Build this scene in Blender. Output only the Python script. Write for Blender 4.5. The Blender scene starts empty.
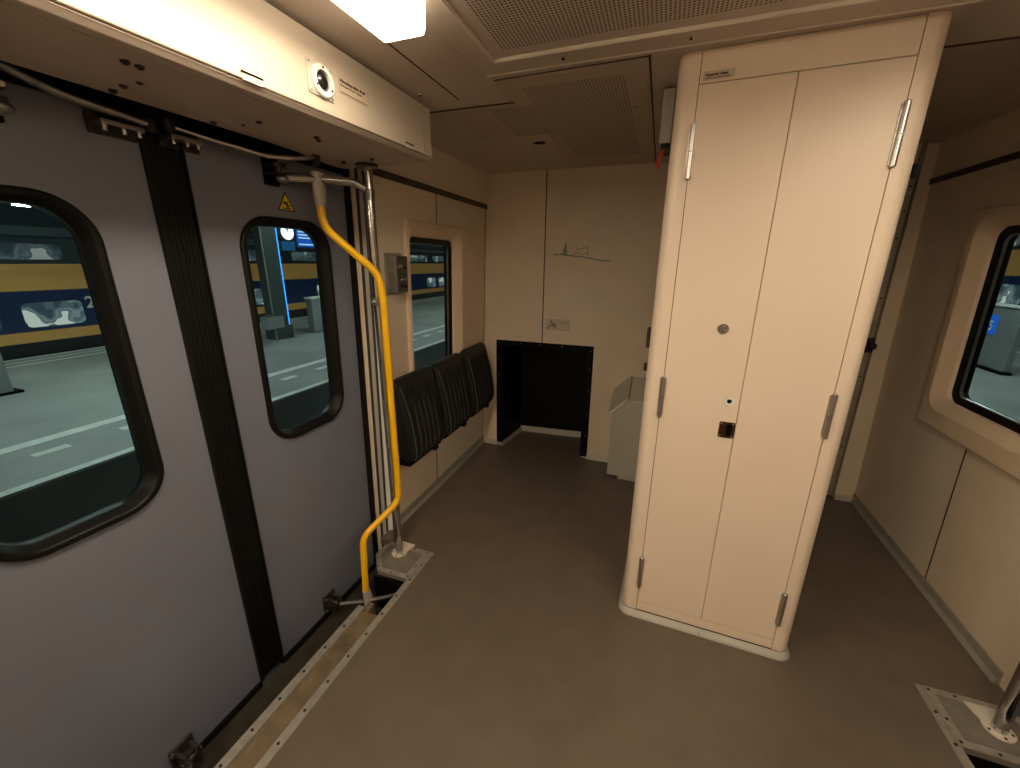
import bpy, math, random
from mathutils import Vector, Matrix
random.seed(7)
S = bpy.context.scene
COL = S.collection
PI = math.pi

# ------------------------------------------------------------------ materials
def nodes(name):
    m = bpy.data.materials.new(name); m.use_nodes = True
    nt = m.node_tree; b = nt.nodes['Principled BSDF']
    return m, nt, b

def mat(name, col, rough=0.5, metal=0.0, var=0.0, scale=8.0, bump=0.0, bscale=60.0, spec=0.5, coat=0.0):
    m, nt, b = nodes(name)
    b.inputs['Roughness'].default_value = rough
    b.inputs['Metallic'].default_value = metal
    b.inputs['Specular IOR Level'].default_value = spec
    b.inputs['Coat Weight'].default_value = coat
    tc = nt.nodes.new('ShaderNodeTexCoord')
    nz = nt.nodes.new('ShaderNodeTexNoise'); nz.inputs['Scale'].default_value = scale; nz.inputs['Detail'].default_value = 4
    nt.links.new(tc.outputs['Object'], nz.inputs['Vector'])
    rp = nt.nodes.new('ShaderNodeValToRGB')
    rp.color_ramp.elements[0].position = 0.3; rp.color_ramp.elements[1].position = 0.7
    rp.color_ramp.elements[0].color = tuple(max(0, c*(1-var)) for c in col) + (1,)
    rp.color_ramp.elements[1].color = tuple(min(1, c*(1+var)) for c in col) + (1,)
    nt.links.new(nz.outputs['Fac'], rp.inputs['Fac'])
    nt.links.new(rp.outputs['Color'], b.inputs['Base Color'])
    if bump > 0:
        n2 = nt.nodes.new('ShaderNodeTexNoise'); n2.inputs['Scale'].default_value = bscale
        nt.links.new(tc.outputs['Object'], n2.inputs['Vector'])
        bp = nt.nodes.new('ShaderNodeBump'); bp.inputs['Strength'].default_value = bump; bp.inputs['Distance'].default_value = 0.002
        nt.links.new(n2.outputs['Fac'], bp.inputs['Height'])
        nt.links.new(bp.outputs['Normal'], b.inputs['Normal'])
    return m

def emis(name, col, strength):
    m, nt, b = nodes(name)
    b.inputs['Base Color'].default_value = tuple(0.3*c for c in col) + (1,)
    b.inputs['Emission Color'].default_value = col + (1,)
    b.inputs['Emission Strength'].default_value = strength
    return m

def glassmat(name, tint, refl=0.10):
    m = bpy.data.materials.new(name); m.use_nodes = True
    nt = m.node_tree; nt.nodes.clear()
    o = nt.nodes.new('ShaderNodeOutputMaterial'); mx = nt.nodes.new('ShaderNodeMixShader')
    t = nt.nodes.new('ShaderNodeBsdfTransparent'); g = nt.nodes.new('ShaderNodeBsdfGlossy')
    t.inputs['Color'].default_value = tint + (1,); g.inputs['Roughness'].default_value = 0.02
    g.inputs['Color'].default_value = (0.8, 0.85, 0.85, 1)
    lw = nt.nodes.new('ShaderNodeLayerWeight'); lw.inputs['Blend'].default_value = refl
    nt.links.new(lw.outputs['Fresnel'], mx.inputs['Fac'])
    nt.links.new(t.outputs[0], mx.inputs[1]); nt.links.new(g.outputs[0], mx.inputs[2]); nt.links.new(mx.outputs[0], o.inputs[0])
    return m

def perforated(name, col, pitch, rad, regions):
    """painted sheet with punched holes inside the given (x0,y0,x1,y1) object-space rectangles"""
    m, nt, b = nodes(name)
    b.inputs['Roughness'].default_value = 0.5
    N = nt.nodes; L = nt.links
    def mth(op, a, c=None):
        n = N.new('ShaderNodeMath'); n.operation = op
        for i, v in enumerate((a, c)):
            if v is None: continue
            if isinstance(v, (int, float)): n.inputs[i].default_value = v
            else: L.new(v, n.inputs[i])
        return n.outputs[0]
    tc = N.new('ShaderNodeTexCoord'); sp = N.new('ShaderNodeSeparateXYZ'); L.new(tc.outputs['Object'], sp.inputs[0])
    x, y = sp.outputs['X'], sp.outputs['Y']
    def cell(v):
        return mth('SUBTRACT', mth('FRACT', mth('ADD', mth('DIVIDE', v, pitch), 100.0)), 0.5)
    cx, cy = cell(x), cell(y)
    d = mth('SQRT', mth('ADD', mth('MULTIPLY', cx, cx), mth('MULTIPLY', cy, cy)))
    hole = mth('LESS_THAN', d, rad/pitch)
    tot = None
    for x0, y0, x1, y1 in regions:
        r = mth('MULTIPLY', mth('MULTIPLY', mth('GREATER_THAN', x, x0), mth('LESS_THAN', x, x1)),
                mth('MULTIPLY', mth('GREATER_THAN', y, y0), mth('LESS_THAN', y, y1)))
        tot = r if tot is None else mth('MAXIMUM', tot, r)
    fac = mth('MULTIPLY', hole, tot)
    mx = N.new('ShaderNodeMix'); mx.data_type = 'RGBA'
    L.new(fac, mx.inputs['Factor'])
    mx.inputs['A'].default_value = col + (1,); mx.inputs['B'].default_value = (0.012, 0.009, 0.007, 1)
    L.new(mx.outputs['Result'], b.inputs['Base Color'])
    return m

def banded(name, bands, rough=0.15):
    """train livery painted in horizontal bands, by object-space height"""
    m, nt, b = nodes(name)
    b.inputs['Roughness'].default_value = rough
    tc = nt.nodes.new('ShaderNodeTexCoord'); sp = nt.nodes.new('ShaderNodeSeparateXYZ')
    nt.links.new(tc.outputs['Object'], sp.inputs[0])
    mr = nt.nodes.new('ShaderNodeMapRange'); mr.inputs['From Min'].default_value = -1; mr.inputs['From Max'].default_value = 3
    nt.links.new(sp.outputs['Z'], mr.inputs['Value'])
    rp = nt.nodes.new('ShaderNodeValToRGB'); rp.color_ramp.interpolation = 'CONSTANT'
    el = rp.color_ramp.elements
    for i, (z, c) in enumerate(bands):
        if i == 0: el[0].color = c + (1,)
        elif i == 1: el[1].position = (z+1)/4; el[1].color = c + (1,)
        else:
            e = el.new((z+1)/4); e.color = c + (1,)
    nt.links.new(mr.outputs[0], rp.inputs['Fac']); nt.links.new(rp.outputs['Color'], b.inputs['Base Color'])
    return m

def litwindow(name, strength):
    m, nt, b = nodes(name)
    b.inputs['Roughness'].default_value = 0.1
    tc = nt.nodes.new('ShaderNodeTexCoord'); nz = nt.nodes.new('ShaderNodeTexNoise')
    nz.inputs['Scale'].default_value = 2.3; nz.inputs['Detail'].default_value = 2
    nt.links.new(tc.outputs['Object'], nz.inputs['Vector'])
    rp = nt.nodes.new('ShaderNodeValToRGB')
    e = rp.color_ramp.elements
    e[0].position = 0.0; e[0].color = (0.02, 0.035, 0.045, 1); e[1].position = 0.60; e[1].color = (0.42, 0.46, 0.42, 1)
    for q, c_ in ((0.42, (0.05, 0.075, 0.085)), (0.49, (0.12, 0.16, 0.17)), (0.54, (0.07, 0.10, 0.11))):
        x = e.new(q); x.color = c_ + (1,)
    rp.color_ramp.interpolation = 'CONSTANT'
    nt.links.new(nz.outputs['Fac'], rp.inputs['Fac'])
    b.inputs['Base Color'].default_value = (0.03, 0.04, 0.05, 1)
    nt.links.new(rp.outputs['Color'], b.inputs['Emission Color']); b.inputs['Emission Strength'].default_value = strength
    return m

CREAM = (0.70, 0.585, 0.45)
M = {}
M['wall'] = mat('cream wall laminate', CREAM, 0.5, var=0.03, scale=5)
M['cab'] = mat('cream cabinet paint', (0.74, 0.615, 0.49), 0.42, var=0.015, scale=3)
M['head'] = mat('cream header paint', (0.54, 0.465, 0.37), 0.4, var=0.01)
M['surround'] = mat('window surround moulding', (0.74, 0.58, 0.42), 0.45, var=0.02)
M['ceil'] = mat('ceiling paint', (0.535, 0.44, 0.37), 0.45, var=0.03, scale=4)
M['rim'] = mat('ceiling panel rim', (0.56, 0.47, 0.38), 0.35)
M['floor'] = mat('brown vinyl floor', (0.124, 0.096, 0.070), 0.42, var=0.10, scale=7, bump=0.15, bscale=220)
M['door'] = mat('grey door paint', (0.180, 0.190, 0.243), 0.38, var=0.05, scale=3)
M['rubber'] = mat('black rubber', (0.006, 0.006, 0.006), 0.38, var=0.1, spec=0.22)
M['rubber_strip'] = mat('black ribbed rubber strip', (0.006, 0.006, 0.006), 0.5, var=0.25, scale=14, spec=0.2)
M['void'] = mat('dark recess and shade band', (0.003, 0.003, 0.003), 0.9, spec=0.05)
M['black'] = mat('black niche laminate', (0.004, 0.0035, 0.003), 0.4, var=0.1, spec=0.12)
M['steel'] = mat('brushed stainless steel', (0.55, 0.53, 0.50), 0.25, 1.0, var=0.05, scale=20)
M['worn'] = mat('worn grey metal', (0.34, 0.335, 0.33), 0.3, 0.95, var=0.2, scale=30)
M['dkmetal'] = mat('dark greasy metal', (0.05, 0.042, 0.038), 0.4, 0.7, var=0.3, scale=40)
M['rust'] = mat('rusty dark bracket', (0.042, 0.030, 0.026), 0.6, 0.4, var=0.4, scale=50)
M['alu'] = mat('scuffed aluminium strip', (0.39, 0.36, 0.31), 0.45, 0.55, var=0.15, scale=30)
M['sill'] = mat('dirty brown sill', (0.145, 0.105, 0.062), 0.6, 0.1, var=0.35, scale=12)
M['plate'] = mat('grey tread plate', (0.20, 0.175, 0.145), 0.55, 0.2, var=0.15, scale=18)
M['darktread'] = mat('dark oily step', (0.035, 0.03, 0.022), 0.6, var=0.3, scale=20, spec=0.2)
M['flange'] = mat('pale flange paint', (0.62, 0.56, 0.47), 0.5, 0.0, var=0.08)
M['yellow'] = mat('yellow rail coating', (0.90, 0.49, 0.003), 0.35, coat=0.2, var=0.02)
M['darkplate'] = mat('dark steel plate', (0.13, 0.125, 0.12), 0.3, 0.8, var=0.2, scale=30)
M['socket'] = mat('light grey socket casting', (0.52, 0.49, 0.44), 0.45, 0.2)
M['chrome'] = mat('chromed steel', (0.60, 0.58, 0.56), 0.14, 1.0)
M['hinge'] = mat('satin steel hinge', (0.52, 0.49, 0.47), 0.28, 1.0)
M['skirt'] = mat('grey skirting', (0.28, 0.255, 0.215), 0.5, var=0.08)
M['kick'] = mat('pale plinth trim', (0.42, 0.39, 0.345), 0.45, var=0.05)
M['bin'] = mat('grey green bin paint', (0.50, 0.475, 0.395), 0.45, var=0.03)
M['binlip'] = mat('pale bin edge', (0.62, 0.58, 0.5), 0.4)
M['leather'] = mat('black leatherette', (0.014, 0.014, 0.0145), 0.45, var=0.15, scale=10, bump=0.2, bscale=300, spec=0.3)
M['piping'] = mat('dark grey seat stitching', (0.13, 0.125, 0.105), 0.6)
M['railtrim'] = mat('dark bronze wall rail', (0.05, 0.036, 0.024), 0.5)
M['seam'] = mat('dark panel joint', (0.06, 0.042, 0.028), 0.7, spec=0.2)
M['boxgrey'] = mat('grey box enamel', (0.42, 0.40, 0.37), 0.4)
M['red'] = mat('red plastic strap', (0.45, 0.02, 0.01), 0.45)
M['bronze'] = mat('dark bronze latch', (0.06, 0.028, 0.014), 0.35, 0.6, var=0.2, scale=40)
M['white'] = mat('white enamel', (0.75, 0.73, 0.68), 0.35)
M['print'] = mat('dark brown print', (0.06, 0.035, 0.02), 0.7)
M['label'] = mat('label film', (0.58, 0.475, 0.36), 0.35)
M['labelline'] = mat('label outline', (0.36, 0.27, 0.18), 0.6)
M['signy'] = mat('yellow warning film', (0.80, 0.62, 0.02), 0.4)
M['graf'] = mat('faded green marker ink', (0.20, 0.34, 0.25), 0.7, var=0.25, scale=40)
LC = (1.0, 0.84, 0.62)
M['lamp'] = emis('lamp diffuser', LC, 38.0)
M['lamp_right'] = emis('right lamp diffuser', LC, 33.0)
M['fill_rear'] = emis('rear fill emitter', LC, 58.0)
M['casing'] = emis('lamp side casing', LC, 5.0)
M['glass'] = glassmat('window glass', (0.82, 0.88, 0.86), 0.07)
M['lens'] = mat('dark glass lens', (0.012, 0.012, 0.012), 0.1, coat=0.5)
M['dot1'] = perforated('perforated ceiling sheet', (0.535, 0.44, 0.37), 0.0115, 0.0034, [(-0.55, 0.48, 0.59, 1.438)])
M['dot2'] = perforated('fine perforated ceiling sheet', (0.50, 0.40, 0.31), 0.0125, 0.0034, [(-0.59, 1.74, -0.2, 2.9), (-0.80, 1.92, -0.58, 2.36)])
M['dot3'] = perforated('fine perforated right ceiling sheet', (0.50, 0.40, 0.31), 0.0125, 0.0022, [(0.75, 1.93, 1.2, 2.6)])
# outside
M['paving'] = mat('platform paving', (0.315, 0.33, 0.315), 0.6, var=0.2, scale=0.9)
M['paint'] = mat('white platform paint', (0.78, 0.80, 0.76), 0.6, var=0.1)
M['track'] = mat('dark track bed', (0.006, 0.006, 0.007), 0.95, var=0.4, scale=6, spec=0.05)
M['concrete'] = mat('grey concrete', (0.24, 0.26, 0.25), 0.7, var=0.1, scale=2)
M['darkcol'] = mat('dark green column paint', (0.05, 0.065, 0.065), 0.4)
M['shell'] = mat('carriage shell', (0.03, 0.03, 0.035), 0.6)
M['roofdark'] = mat('dark canopy', (0.05, 0.06, 0.065), 0.8)
YEL = (0.80, 0.40, 0.12); BLU = (0.022, 0.04, 0.10); DK = (0.018, 0.02, 0.022)
M['livery'] = banded('yellow and blue livery', [(-1, DK), (-0.08, YEL), (0.137, BLU), (0.966, YEL), (1.50, (0.035, 0.045, 0.055)), (2.05, (0.10, 0.13, 0.13))])
M['livery2'] = banded('yellow and blue livery right', [(-1, DK), (0.05, YEL), (0.32, BLU), (1.30, YEL), (2.02, (0.035, 0.045, 0.055)), (2.6, (0.10, 0.13, 0.13))])
M['tglass'] = litwindow('carriage window', 1.1)
M['tglass2'] = litwindow('upper carriage window', 0.5)
M['bluesign'] = emis('blue backlit sign', (0.005, 0.10, 0.55), 0.8)
M['teal'] = emis('dim blue panel', (0.01, 0.12, 0.28), 0.5)
M['blue_glint'] = emis('painted blue glint', (0.03, 0.30, 1.0), 2.2)
M['clockface'] = emis('lit clock face', (0.85, 0.95, 1.0), 2.2)
M['plamp'] = emis('platform lamp tube', (0.84, 1.0, 0.96), 92.0)
M['signwhite'] = emis('sign lettering', (0.5, 0.8, 1.0), 1.0)

# ------------------------------------------------------------------ mesh builder
class MB:
    def __init__(s): s.v = []; s.f = []; s.smooth = []
    def add(s, vs, fs, smooth=False):
        o = len(s.v); s.v += [tuple(v) for v in vs]
        for f in fs: s.f.append([i+o for i in f]); s.smooth.append(smooth)
        return s
    def box(s, a, b):
        x0, y0, z0 = a; x1, y1, z1 = b
        return s.hexa([(x0,y0,z0),(x1,y0,z0),(x1,y1,z0),(x0,y1,z0),(x0,y0,z1),(x1,y0,z1),(x1,y1,z1),(x0,y1,z1)])
    def hexa(s, v):
        return s.add(v, [(3,2,1,0),(4,5,6,7),(0,1,5,4),(1,2,6,5),(2,3,7,6),(3,0,4,7)])
    def loops(s, rings, closed=True, cap0=True, cap1=True, smooth=False):
        n = len(rings[0]); vs = [p for r in rings for p in r]; fs = []
        for k in range(len(rings)-1):
            for i in range(n if closed else n-1):
                j = (i+1) % n
                fs.append((k*n+i, k*n+j, (k+1)*n+j, (k+1)*n+i))
        s.add(vs, fs, smooth)
        if cap0: s.add(rings[0], [tuple(reversed(range(n)))])
        if cap1: s.add(rings[-1], [tuple(range(n))])
        return s
    def prism(s, pts, d):
        d = Vector(d); a = [Vector(p) for p in pts]
        return s.loops([a, [p+d for p in a]])
    def tube(s, pts, r, n=12, caps=True):
        pts = [Vector(p) for p in pts]; rings = []
        t0 = (pts[1]-pts[0]).normalized()
        up = Vector((0,0,1)) if abs(t0.z) < 0.9 else Vector((0,1,0))
        u = t0.cross(up).normalized()
        for i, p in enumerate(pts):
            if i == 0: t = pts[1]-pts[0]
            elif i == len(pts)-1: t = pts[-1]-pts[-2]
            else: t = (pts[i+1]-p).normalized() + (p-pts[i-1]).normalized()
            t.normalize()
            u = (u - t*u.dot(t)).normalized(); w = t.cross(u)
            rr = r[i] if isinstance(r, (list, tuple)) else r
            rings.append([p + (u*math.cos(2*PI*k/n) + w*math.sin(2*PI*k/n))*rr for k in range(n)])
        return s.loops(rings, True, caps, caps, True)
    def cyl(s, a, b, r, n=16, r2=None):
        return s.tube([a, b], [r, r if r2 is None else r2], n)
    def ball(s, c, r, n=10, sc=(1,1,1)):
        c = Vector(c); rings = []
        for i in range(1, n):
            th = PI*i/n
            rings.append([c + Vector((sc[0]*r*math.sin(th)*math.cos(2*PI*k/(2*n)), sc[1]*r*math.sin(th)*math.sin(2*PI*k/(2*n)), sc[2]*r*math.cos(th))) for k in range(2*n)])
        return s.loops(rings, True, True, True, True)
    def build(s, name, material, parent=None, bevel=0.0, segs=2):
        me = bpy.data.meshes.new(name)
        me.from_pydata(s.v, [], s.f); me.validate()
        import bmesh
        bm = bmesh.new(); bm.from_mesh(me)
        bmesh.ops.recalc_face_normals(bm, faces=bm.faces)
        bm.to_mesh(me); bm.free()
        for p, sm in zip(me.polygons, s.smooth): p.use_smooth = sm
        me.materials.append(M[material] if isinstance(material, str) else material)
        o = bpy.data.objects.new(name, me); COL.objects.link(o)
        if parent is not None:
            o.parent = parent
            o.matrix_parent_inverse = parent.matrix_basis.inverted()
        if bevel > 0:
            md = o.modifiers.new('bevel', 'BEVEL'); md.width = bevel; md.segments = segs; md.limit_method = 'ANGLE'
            md.angle_limit = math.radians(40)
        return o

def tag(o, label, cat, group=None):
    o['label'] = label; o['category'] = cat
    if group: o['group'] = group
    return o
def thing(name, label, cat, loc=(0,0,0), group=None):
    o = bpy.data.objects.new(name, None); COL.objects.link(o); o.location = loc
    o.empty_display_size = 0.1
    return tag(o, label, cat, group)
def struct(o, label=None):
    o['kind'] = 'structure'
    if label: o['label'] = label
    return o
def sroot(name, loc=(0,0,0), label=None):
    o = bpy.data.objects.new(name, None); COL.objects.link(o); o.location = loc
    return struct(o, label)
def kids(o): return [c for c in COL.objects if c.parent == o]
def dup(root, delta, label=None):
    r = root.copy(); COL.objects.link(r)
    r.location = Vector(root.location) + Vector(delta)
    if label: r['label'] = label
    for c in kids(root):
        d = c.copy(); COL.objects.link(d); d.parent = r; d.matrix_parent_inverse = c.matrix_parent_inverse.copy()
        for g in kids(c):
            e = g.copy(); COL.objects.link(e); e.parent = d; e.matrix_parent_inverse = g.matrix_parent_inverse.copy()
    return r

def rrect(u0, v0, u1, v1, r, n=8):
    """rounded rectangle, counter-clockwise from the lower right corner; n even"""
    pts = []
    for cx, cy, a0 in ((u1-r, v0+r, -90), (u1-r, v1-r, 0), (u0+r, v1-r, 90), (u0+r, v0+r, 180)):
        for k in range(n+1):
            a = math.radians(a0 + 90*k/n)
            pts.append((cx + r*math.cos(a), cy + r*math.sin(a)))
    return pts
def rrect_outer(u0, v0, u1, v1, hole, n=8):
    """points on a plain rectangle matching the points of the rounded hole one to one"""
    out = []
    m = n+1
    corners = [(u1, v0), (u1, v1), (u0, v1), (u0, v0)]
    for c in range(4):
        arc = hole[c*m:(c+1)*m]
        cu, cv = corners[c]
        a, b = arc[0], arc[-1]
        if c == 0: pa, pb = (a[0], v0), (u1, b[1])
        elif c == 1: pa, pb = (u1, a[1]), (b[0], v1)
        elif c == 2: pa, pb = (a[0], v1), (u0, b[1])
        else: pa, pb = (u0, a[1]), (b[0], v0)
        for k in range(m):
            t = k/n
            if t <= 0.5: q = t*2; out.append((pa[0]+(cu-pa[0])*q, pa[1]+(cv-pa[1])*q))
            else: q = t*2-1; out.append((cu+(pb[0]-cu)*q, cv+(pb[1]-cv)*q))
    return out
def ring_sections(mb, sections, smooth=False):
    """closed loft: list of point loops (3-D) joined one after the other and back to the first"""
    n = len(sections[0]); k = len(sections)
    vs = [p for s_ in sections for p in s_]; fs = []
    for a in range(k):
        b = (a+1) % k
        for i in range(n):
            j = (i+1) % n
            fs.append((a*n+i, a*n+j, b*n+j, b*n+i))
    mb.add(vs, fs, smooth)
    return mb

def text_mesh(name, body, size, material, origin, xdir, ydir, parent=None, lift=0.0006, bold=0.0, width=None):
    cu = bpy.data.curves.new(name, 'FONT'); cu.body = body; cu.size = size; cu.offset = bold
    cu.align_x = 'LEFT'; cu.align_y = 'BOTTOM_BASELINE'; cu.extrude = 0.0003
    t = bpy.data.objects.new(name, cu); COL.objects.link(t)
    bpy.context.view_layer.update()
    dg = bpy.context.evaluated_depsgraph_get()
    me = bpy.data.meshes.new_from_object(t.evaluated_get(dg))
    bpy.data.objects.remove(t); bpy.data.curves.remove(cu)
    me.name = name
    xs = [v.co.x for v in me.vertices]
    k = (width/(max(xs)-min(xs))) if width else 1.0
    X = Vector(xdir).normalized(); Y = Vector(ydir).normalized(); Zd = X.cross(Y)
    for v in me.vertices:
        p = v.co.copy(); v.co = Vector(origin) + X*(p.x-min(xs))*k + Y*p.y + Zd*(p.z+lift)
    me.materials.clear(); me.materials.append(M[material])
    o = bpy.data.objects.new(name, me); COL.objects.link(o)
    if parent is not None:
        o.parent = parent; o.matrix_parent_inverse = parent.matrix_basis.inverted()
    return o

def bez(pts, r, n=6):
    """polyline with rounded corners"""
    P = [Vector(p) for p in pts]; out = [P[0]]
    for i in range(1, len(P)-1):
        a, b, c = P[i-1], P[i], P[i+1]
        d1 = (a-b); d2 = (c-b); k = min(r, d1.length*0.48, d2.length*0.48)
        s_ = b + d1.normalized()*k; e = b + d2.normalized()*k
        for j in range(n+1):
            t = j/n; out.append(s_*(1-t)**2 + b*2*t*(1-t) + e*t**2)
    out.append(P[-1]); return out

# side walls lean slightly inwards towards the roof
TL = 0.027
def lx(z, d=0.0): return -1.408 + TL*z + d          # left wall surface
def rx(z, d=0.0): return 1.430 - TL*z - d           # right wall surface (d into the room)
def LW(d, y, z): return (lx(z, d), y, z)
def RW(d, y, z): return (rx(z, d), y, z)
def DW(d, y, z):                                     # left door plane; the near leaf hangs slightly out of true
    return (-1.500 + TL*z + d, y - 0.016*(z+0.2)*min(1, max(0, (1.45-y)/0.42)), z)
def DWR(d, y, z): return (1.525 - TL*z - d, y, z)    # right door plane
HC = 2.247                                           # ceiling height
YB = 3.185                                           # back wall
YF = -4.00                                           # wall behind the camera

# ------------------------------------------------------------------ floor
mb = MB()
mb.box((-1.09, YF, -0.04), (1.135, 1.46, 0)); mb.box((-1.09, 1.46, -0.04), (1.135, 1.69, 0)); mb.box((-1.43, 1.69, -0.04), (1.46, 3.75, 0))
mb.box((-1.43, YF, -0.04), (-1.09, 0.13, 0)); mb.box((1.135, YF, -0.04), (1.46, 0.13, 0))
floor = struct(mb.build('floor', 'floor'), 'dark brown vinyl floor')

# ------------------------------------------------------------------ side walls with window openings
WOL = (2.115, 0.855, 2.675, 1.742); WSL = (2.035, 0.76, 2.775, 1.825)   # left window: opening and surround (y0,z0,y1,z1)
WOR = (2.05, 0.935, 2.615, 1.770); WSR = (1.96, 0.792, 2.715, 1.850)    # right window
def wall_with_hole(W, y0, y1, name, mname, WO):
    mb = MB(); n = 8
    hole = rrect(WO[0]-0.048, WO[1]-0.048, WO[2]+0.048, WO[3]+0.048, 0.085, n)
    outer = rrect_outer(y0, -0.04, y1, HC+0.03, hole, n)
    ring_sections(mb, [[W(0, *p) for p in hole], [W(0, *p) for p in outer], [W(-0.06, *p) for p in outer], [W(-0.06, *p) for p in hole]])
    return struct(mb.build(name, mname))
wl = wall_with_hole(LW, 1.80, 3.26, 'wall_left', 'wall', WOL)
wr = wall_with_hole(RW, 1.80, 3.26, 'wall_right', 'wall', WOR)
def wall_seg(W, y0, y1, z0, z1, d0, d1, mb=None):
    mb = mb or MB()
    return mb.hexa([W(d0,y0,z0), W(d1,y0,z0), W(d1,y1,z0), W(d0,y1,z0), W(d0,y0,z1), W(d1,y0,z1), W(d1,y1,z1), W(d0,y1,z1)])
# near ends of the side walls, behind the camera
wall_seg(LW, YF, 0.13, -0.04, HC+0.03, -0.06, 0).build('near_panel', 'wall', wl)
wall_seg(RW, YF, 0.13, -0.04, HC+0.03, -0.06, 0).build('near_panel', 'wall', wr)
# wall panel joints, part of the walls
for W, root in ((LW, wl), (RW, wr)):
    for y, z0, z1 in ((2.335, 0.055, 0.80), (2.40, 1.82 if W is LW else 1.85, 2.02)):
        wall_seg(W, y-0.004, y+0.004, z0, z1, -0.002, 0.0012).build('panel_joint', 'seam', root)
wall_seg(LW, 3.165, 3.172, 0.05, 2.0, -0.002, 0.0012).build('panel_joint', 'seam', wl)

# back wall, with the niche opening
NX0, NX1, NZ = -1.225, -0.495, 0.928
mb = MB()
mb.box((-1.46, YB, -0.04), (NX0, YB+0.05, HC+0.03))
mb.box((NX0, YB, NZ), (NX1, YB+0.05, HC+0.03))
mb.box((NX1, YB, -0.04), (0.62, YB+0.05, HC+0.03))
mb.box((0.62, YB, 2.15), (1.29, YB+0.05, HC+0.03))
mb.box((1.315, YB, -0.04), (1.46, YB+0.05, HC+0.03))
wb = struct(mb.build('wall_back', 'wall'))
MB().box((-0.873, YB-0.0012, 0.97), (-0.865, YB+0.002, HC)).build('panel_joint', 'seam', wb)
# wall behind the camera
struct(MB().box((-1.5, YF-0.05, -0.04), (1.5, YF, HC+0.03)).build('wall_front', 'wall'))

# ------------------------------------------------------------------ ceiling
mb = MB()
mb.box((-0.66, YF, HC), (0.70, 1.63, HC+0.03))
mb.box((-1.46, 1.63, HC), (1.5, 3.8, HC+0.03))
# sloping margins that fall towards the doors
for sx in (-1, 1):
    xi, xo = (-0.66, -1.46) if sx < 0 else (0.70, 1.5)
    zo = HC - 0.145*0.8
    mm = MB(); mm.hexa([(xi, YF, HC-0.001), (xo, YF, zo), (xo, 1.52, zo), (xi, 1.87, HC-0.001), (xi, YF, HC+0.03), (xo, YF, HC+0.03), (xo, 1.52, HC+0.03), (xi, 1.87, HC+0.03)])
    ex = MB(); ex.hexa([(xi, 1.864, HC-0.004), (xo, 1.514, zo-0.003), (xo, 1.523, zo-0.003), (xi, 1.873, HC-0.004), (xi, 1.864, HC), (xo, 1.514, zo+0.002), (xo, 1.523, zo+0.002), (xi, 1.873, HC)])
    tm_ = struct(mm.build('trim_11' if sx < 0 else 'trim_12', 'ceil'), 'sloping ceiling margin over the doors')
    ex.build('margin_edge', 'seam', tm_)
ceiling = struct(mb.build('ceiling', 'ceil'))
def ceil_line(x0, y0, x1, y1, w=0.007, z=HC):
    d = Vector((x1-x0, y1-y0, 0)).normalized(); nrm = Vector((-d.y, d.x, 0))*w/2
    a, b = Vector((x0, y0, z)), Vector((x1, y1, z))
    pts = [a-nrm, b-nrm, b+nrm, a+nrm]
    m_ = MB(); m_.prism([p+Vector((0,0,-0.0015)) for p in pts], (0,0,0.004))
    return m_.build('panel_joint', 'seam', ceiling)
ceil_line(-0.69, 1.645, -0.105, 1.635); ceil_line(-0.112, 1.63, -0.118, YB)
ceil_line(0.70, 1.80, 1.36, 1.775)
MB().hexa([(-0.838,1.13,HC-0.0285),(-0.8345,1.13,HC-0.028),(-0.8345,1.70,HC-0.028),(-0.838,1.70,HC-0.0285),
           (-0.838,1.13,HC-0.02),(-0.8345,1.13,HC-0.02),(-0.8345,1.70,HC-0.02),(-0.838,1.70,HC-0.02)]).build('panel_joint', 'seam', ceiling)

# framed perforated panel over the vestibule
pc = thing('perforated_ceiling_panel', 'large framed perforated ceiling panel in front of the tall cream cabinet', 'ceiling panel', (0.02, 0.96, HC), 'perforated ceiling panels')
def rect3(x0, y0, x1, y1, z): return [(x0,y0,z),(x1,y0,z),(x1,y1,z),(x0,y1,z)]
FA, FB = (-0.668, 0.34, 0.708, 1.578), (-0.597, 0.43, 0.637, 1.484)
def off(r_, d, z): return rect3(r_[0]-d, r_[1]-d, r_[2]+d, r_[3]+d, z)
mb = MB(); ring_sections(mb, [off(FA,0,HC), off(FA,-0.004,HC-0.012), off(FB,0.004,HC-0.012), off(FB,0,HC)]); mb.build('frame', 'ceil', pc)
mb = MB(); ring_sections(mb, [off(FA,0.003,HC), off(FA,0.002,HC-0.010), off(FA,-0.002,HC-0.0145), off(FA,-0.006,HC-0.0125), off(FA,-0.006,HC)]); mb.build('outer_rim', 'flange', pc)
mb = MB(); ring_sections(mb, [off(FB,0.005,HC), off(FB,0.005,HC-0.0125), off(FB,0.001,HC-0.0145), off(FB,-0.003,HC-0.010), off(FB,-0.003,HC)]); mb.build('inner_rim', 'flange', pc)
MB().box((FB[0],FB[1],HC-0.004),(FB[2],FB[3],HC-0.001)).build('perforated_sheet', 'dot1', pc)
for x in (-0.375, 0.008):
    m_ = MB(); m_.cyl((x,1.531,HC-0.015),(x,1.531,HC-0.008),0.010,14); sc_ = m_.build('screw', 'steel', pc)
    MB().cyl((x,1.531,HC-0.0165),(x,1.531,HC-0.013),0.005,10).build('screw_recess', 'void', sc_)
pr = thing('perforated_ceiling_panel', 'finely perforated ceiling panel near the back wall, left of the cabinet', 'ceiling panel', (-0.4, 2.4, HC), 'perforated ceiling panels')
MB().box((-0.685,1.66,HC-0.003),(-0.125,3.18,HC-0.0005)).build('perforated_sheet', 'dot2', pr)
MB().box((-1.0,1.92,HC-0.0028),(-0.686,2.32,HC-0.0006)).build('perforated_sheet', 'dot2', pr)
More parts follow.
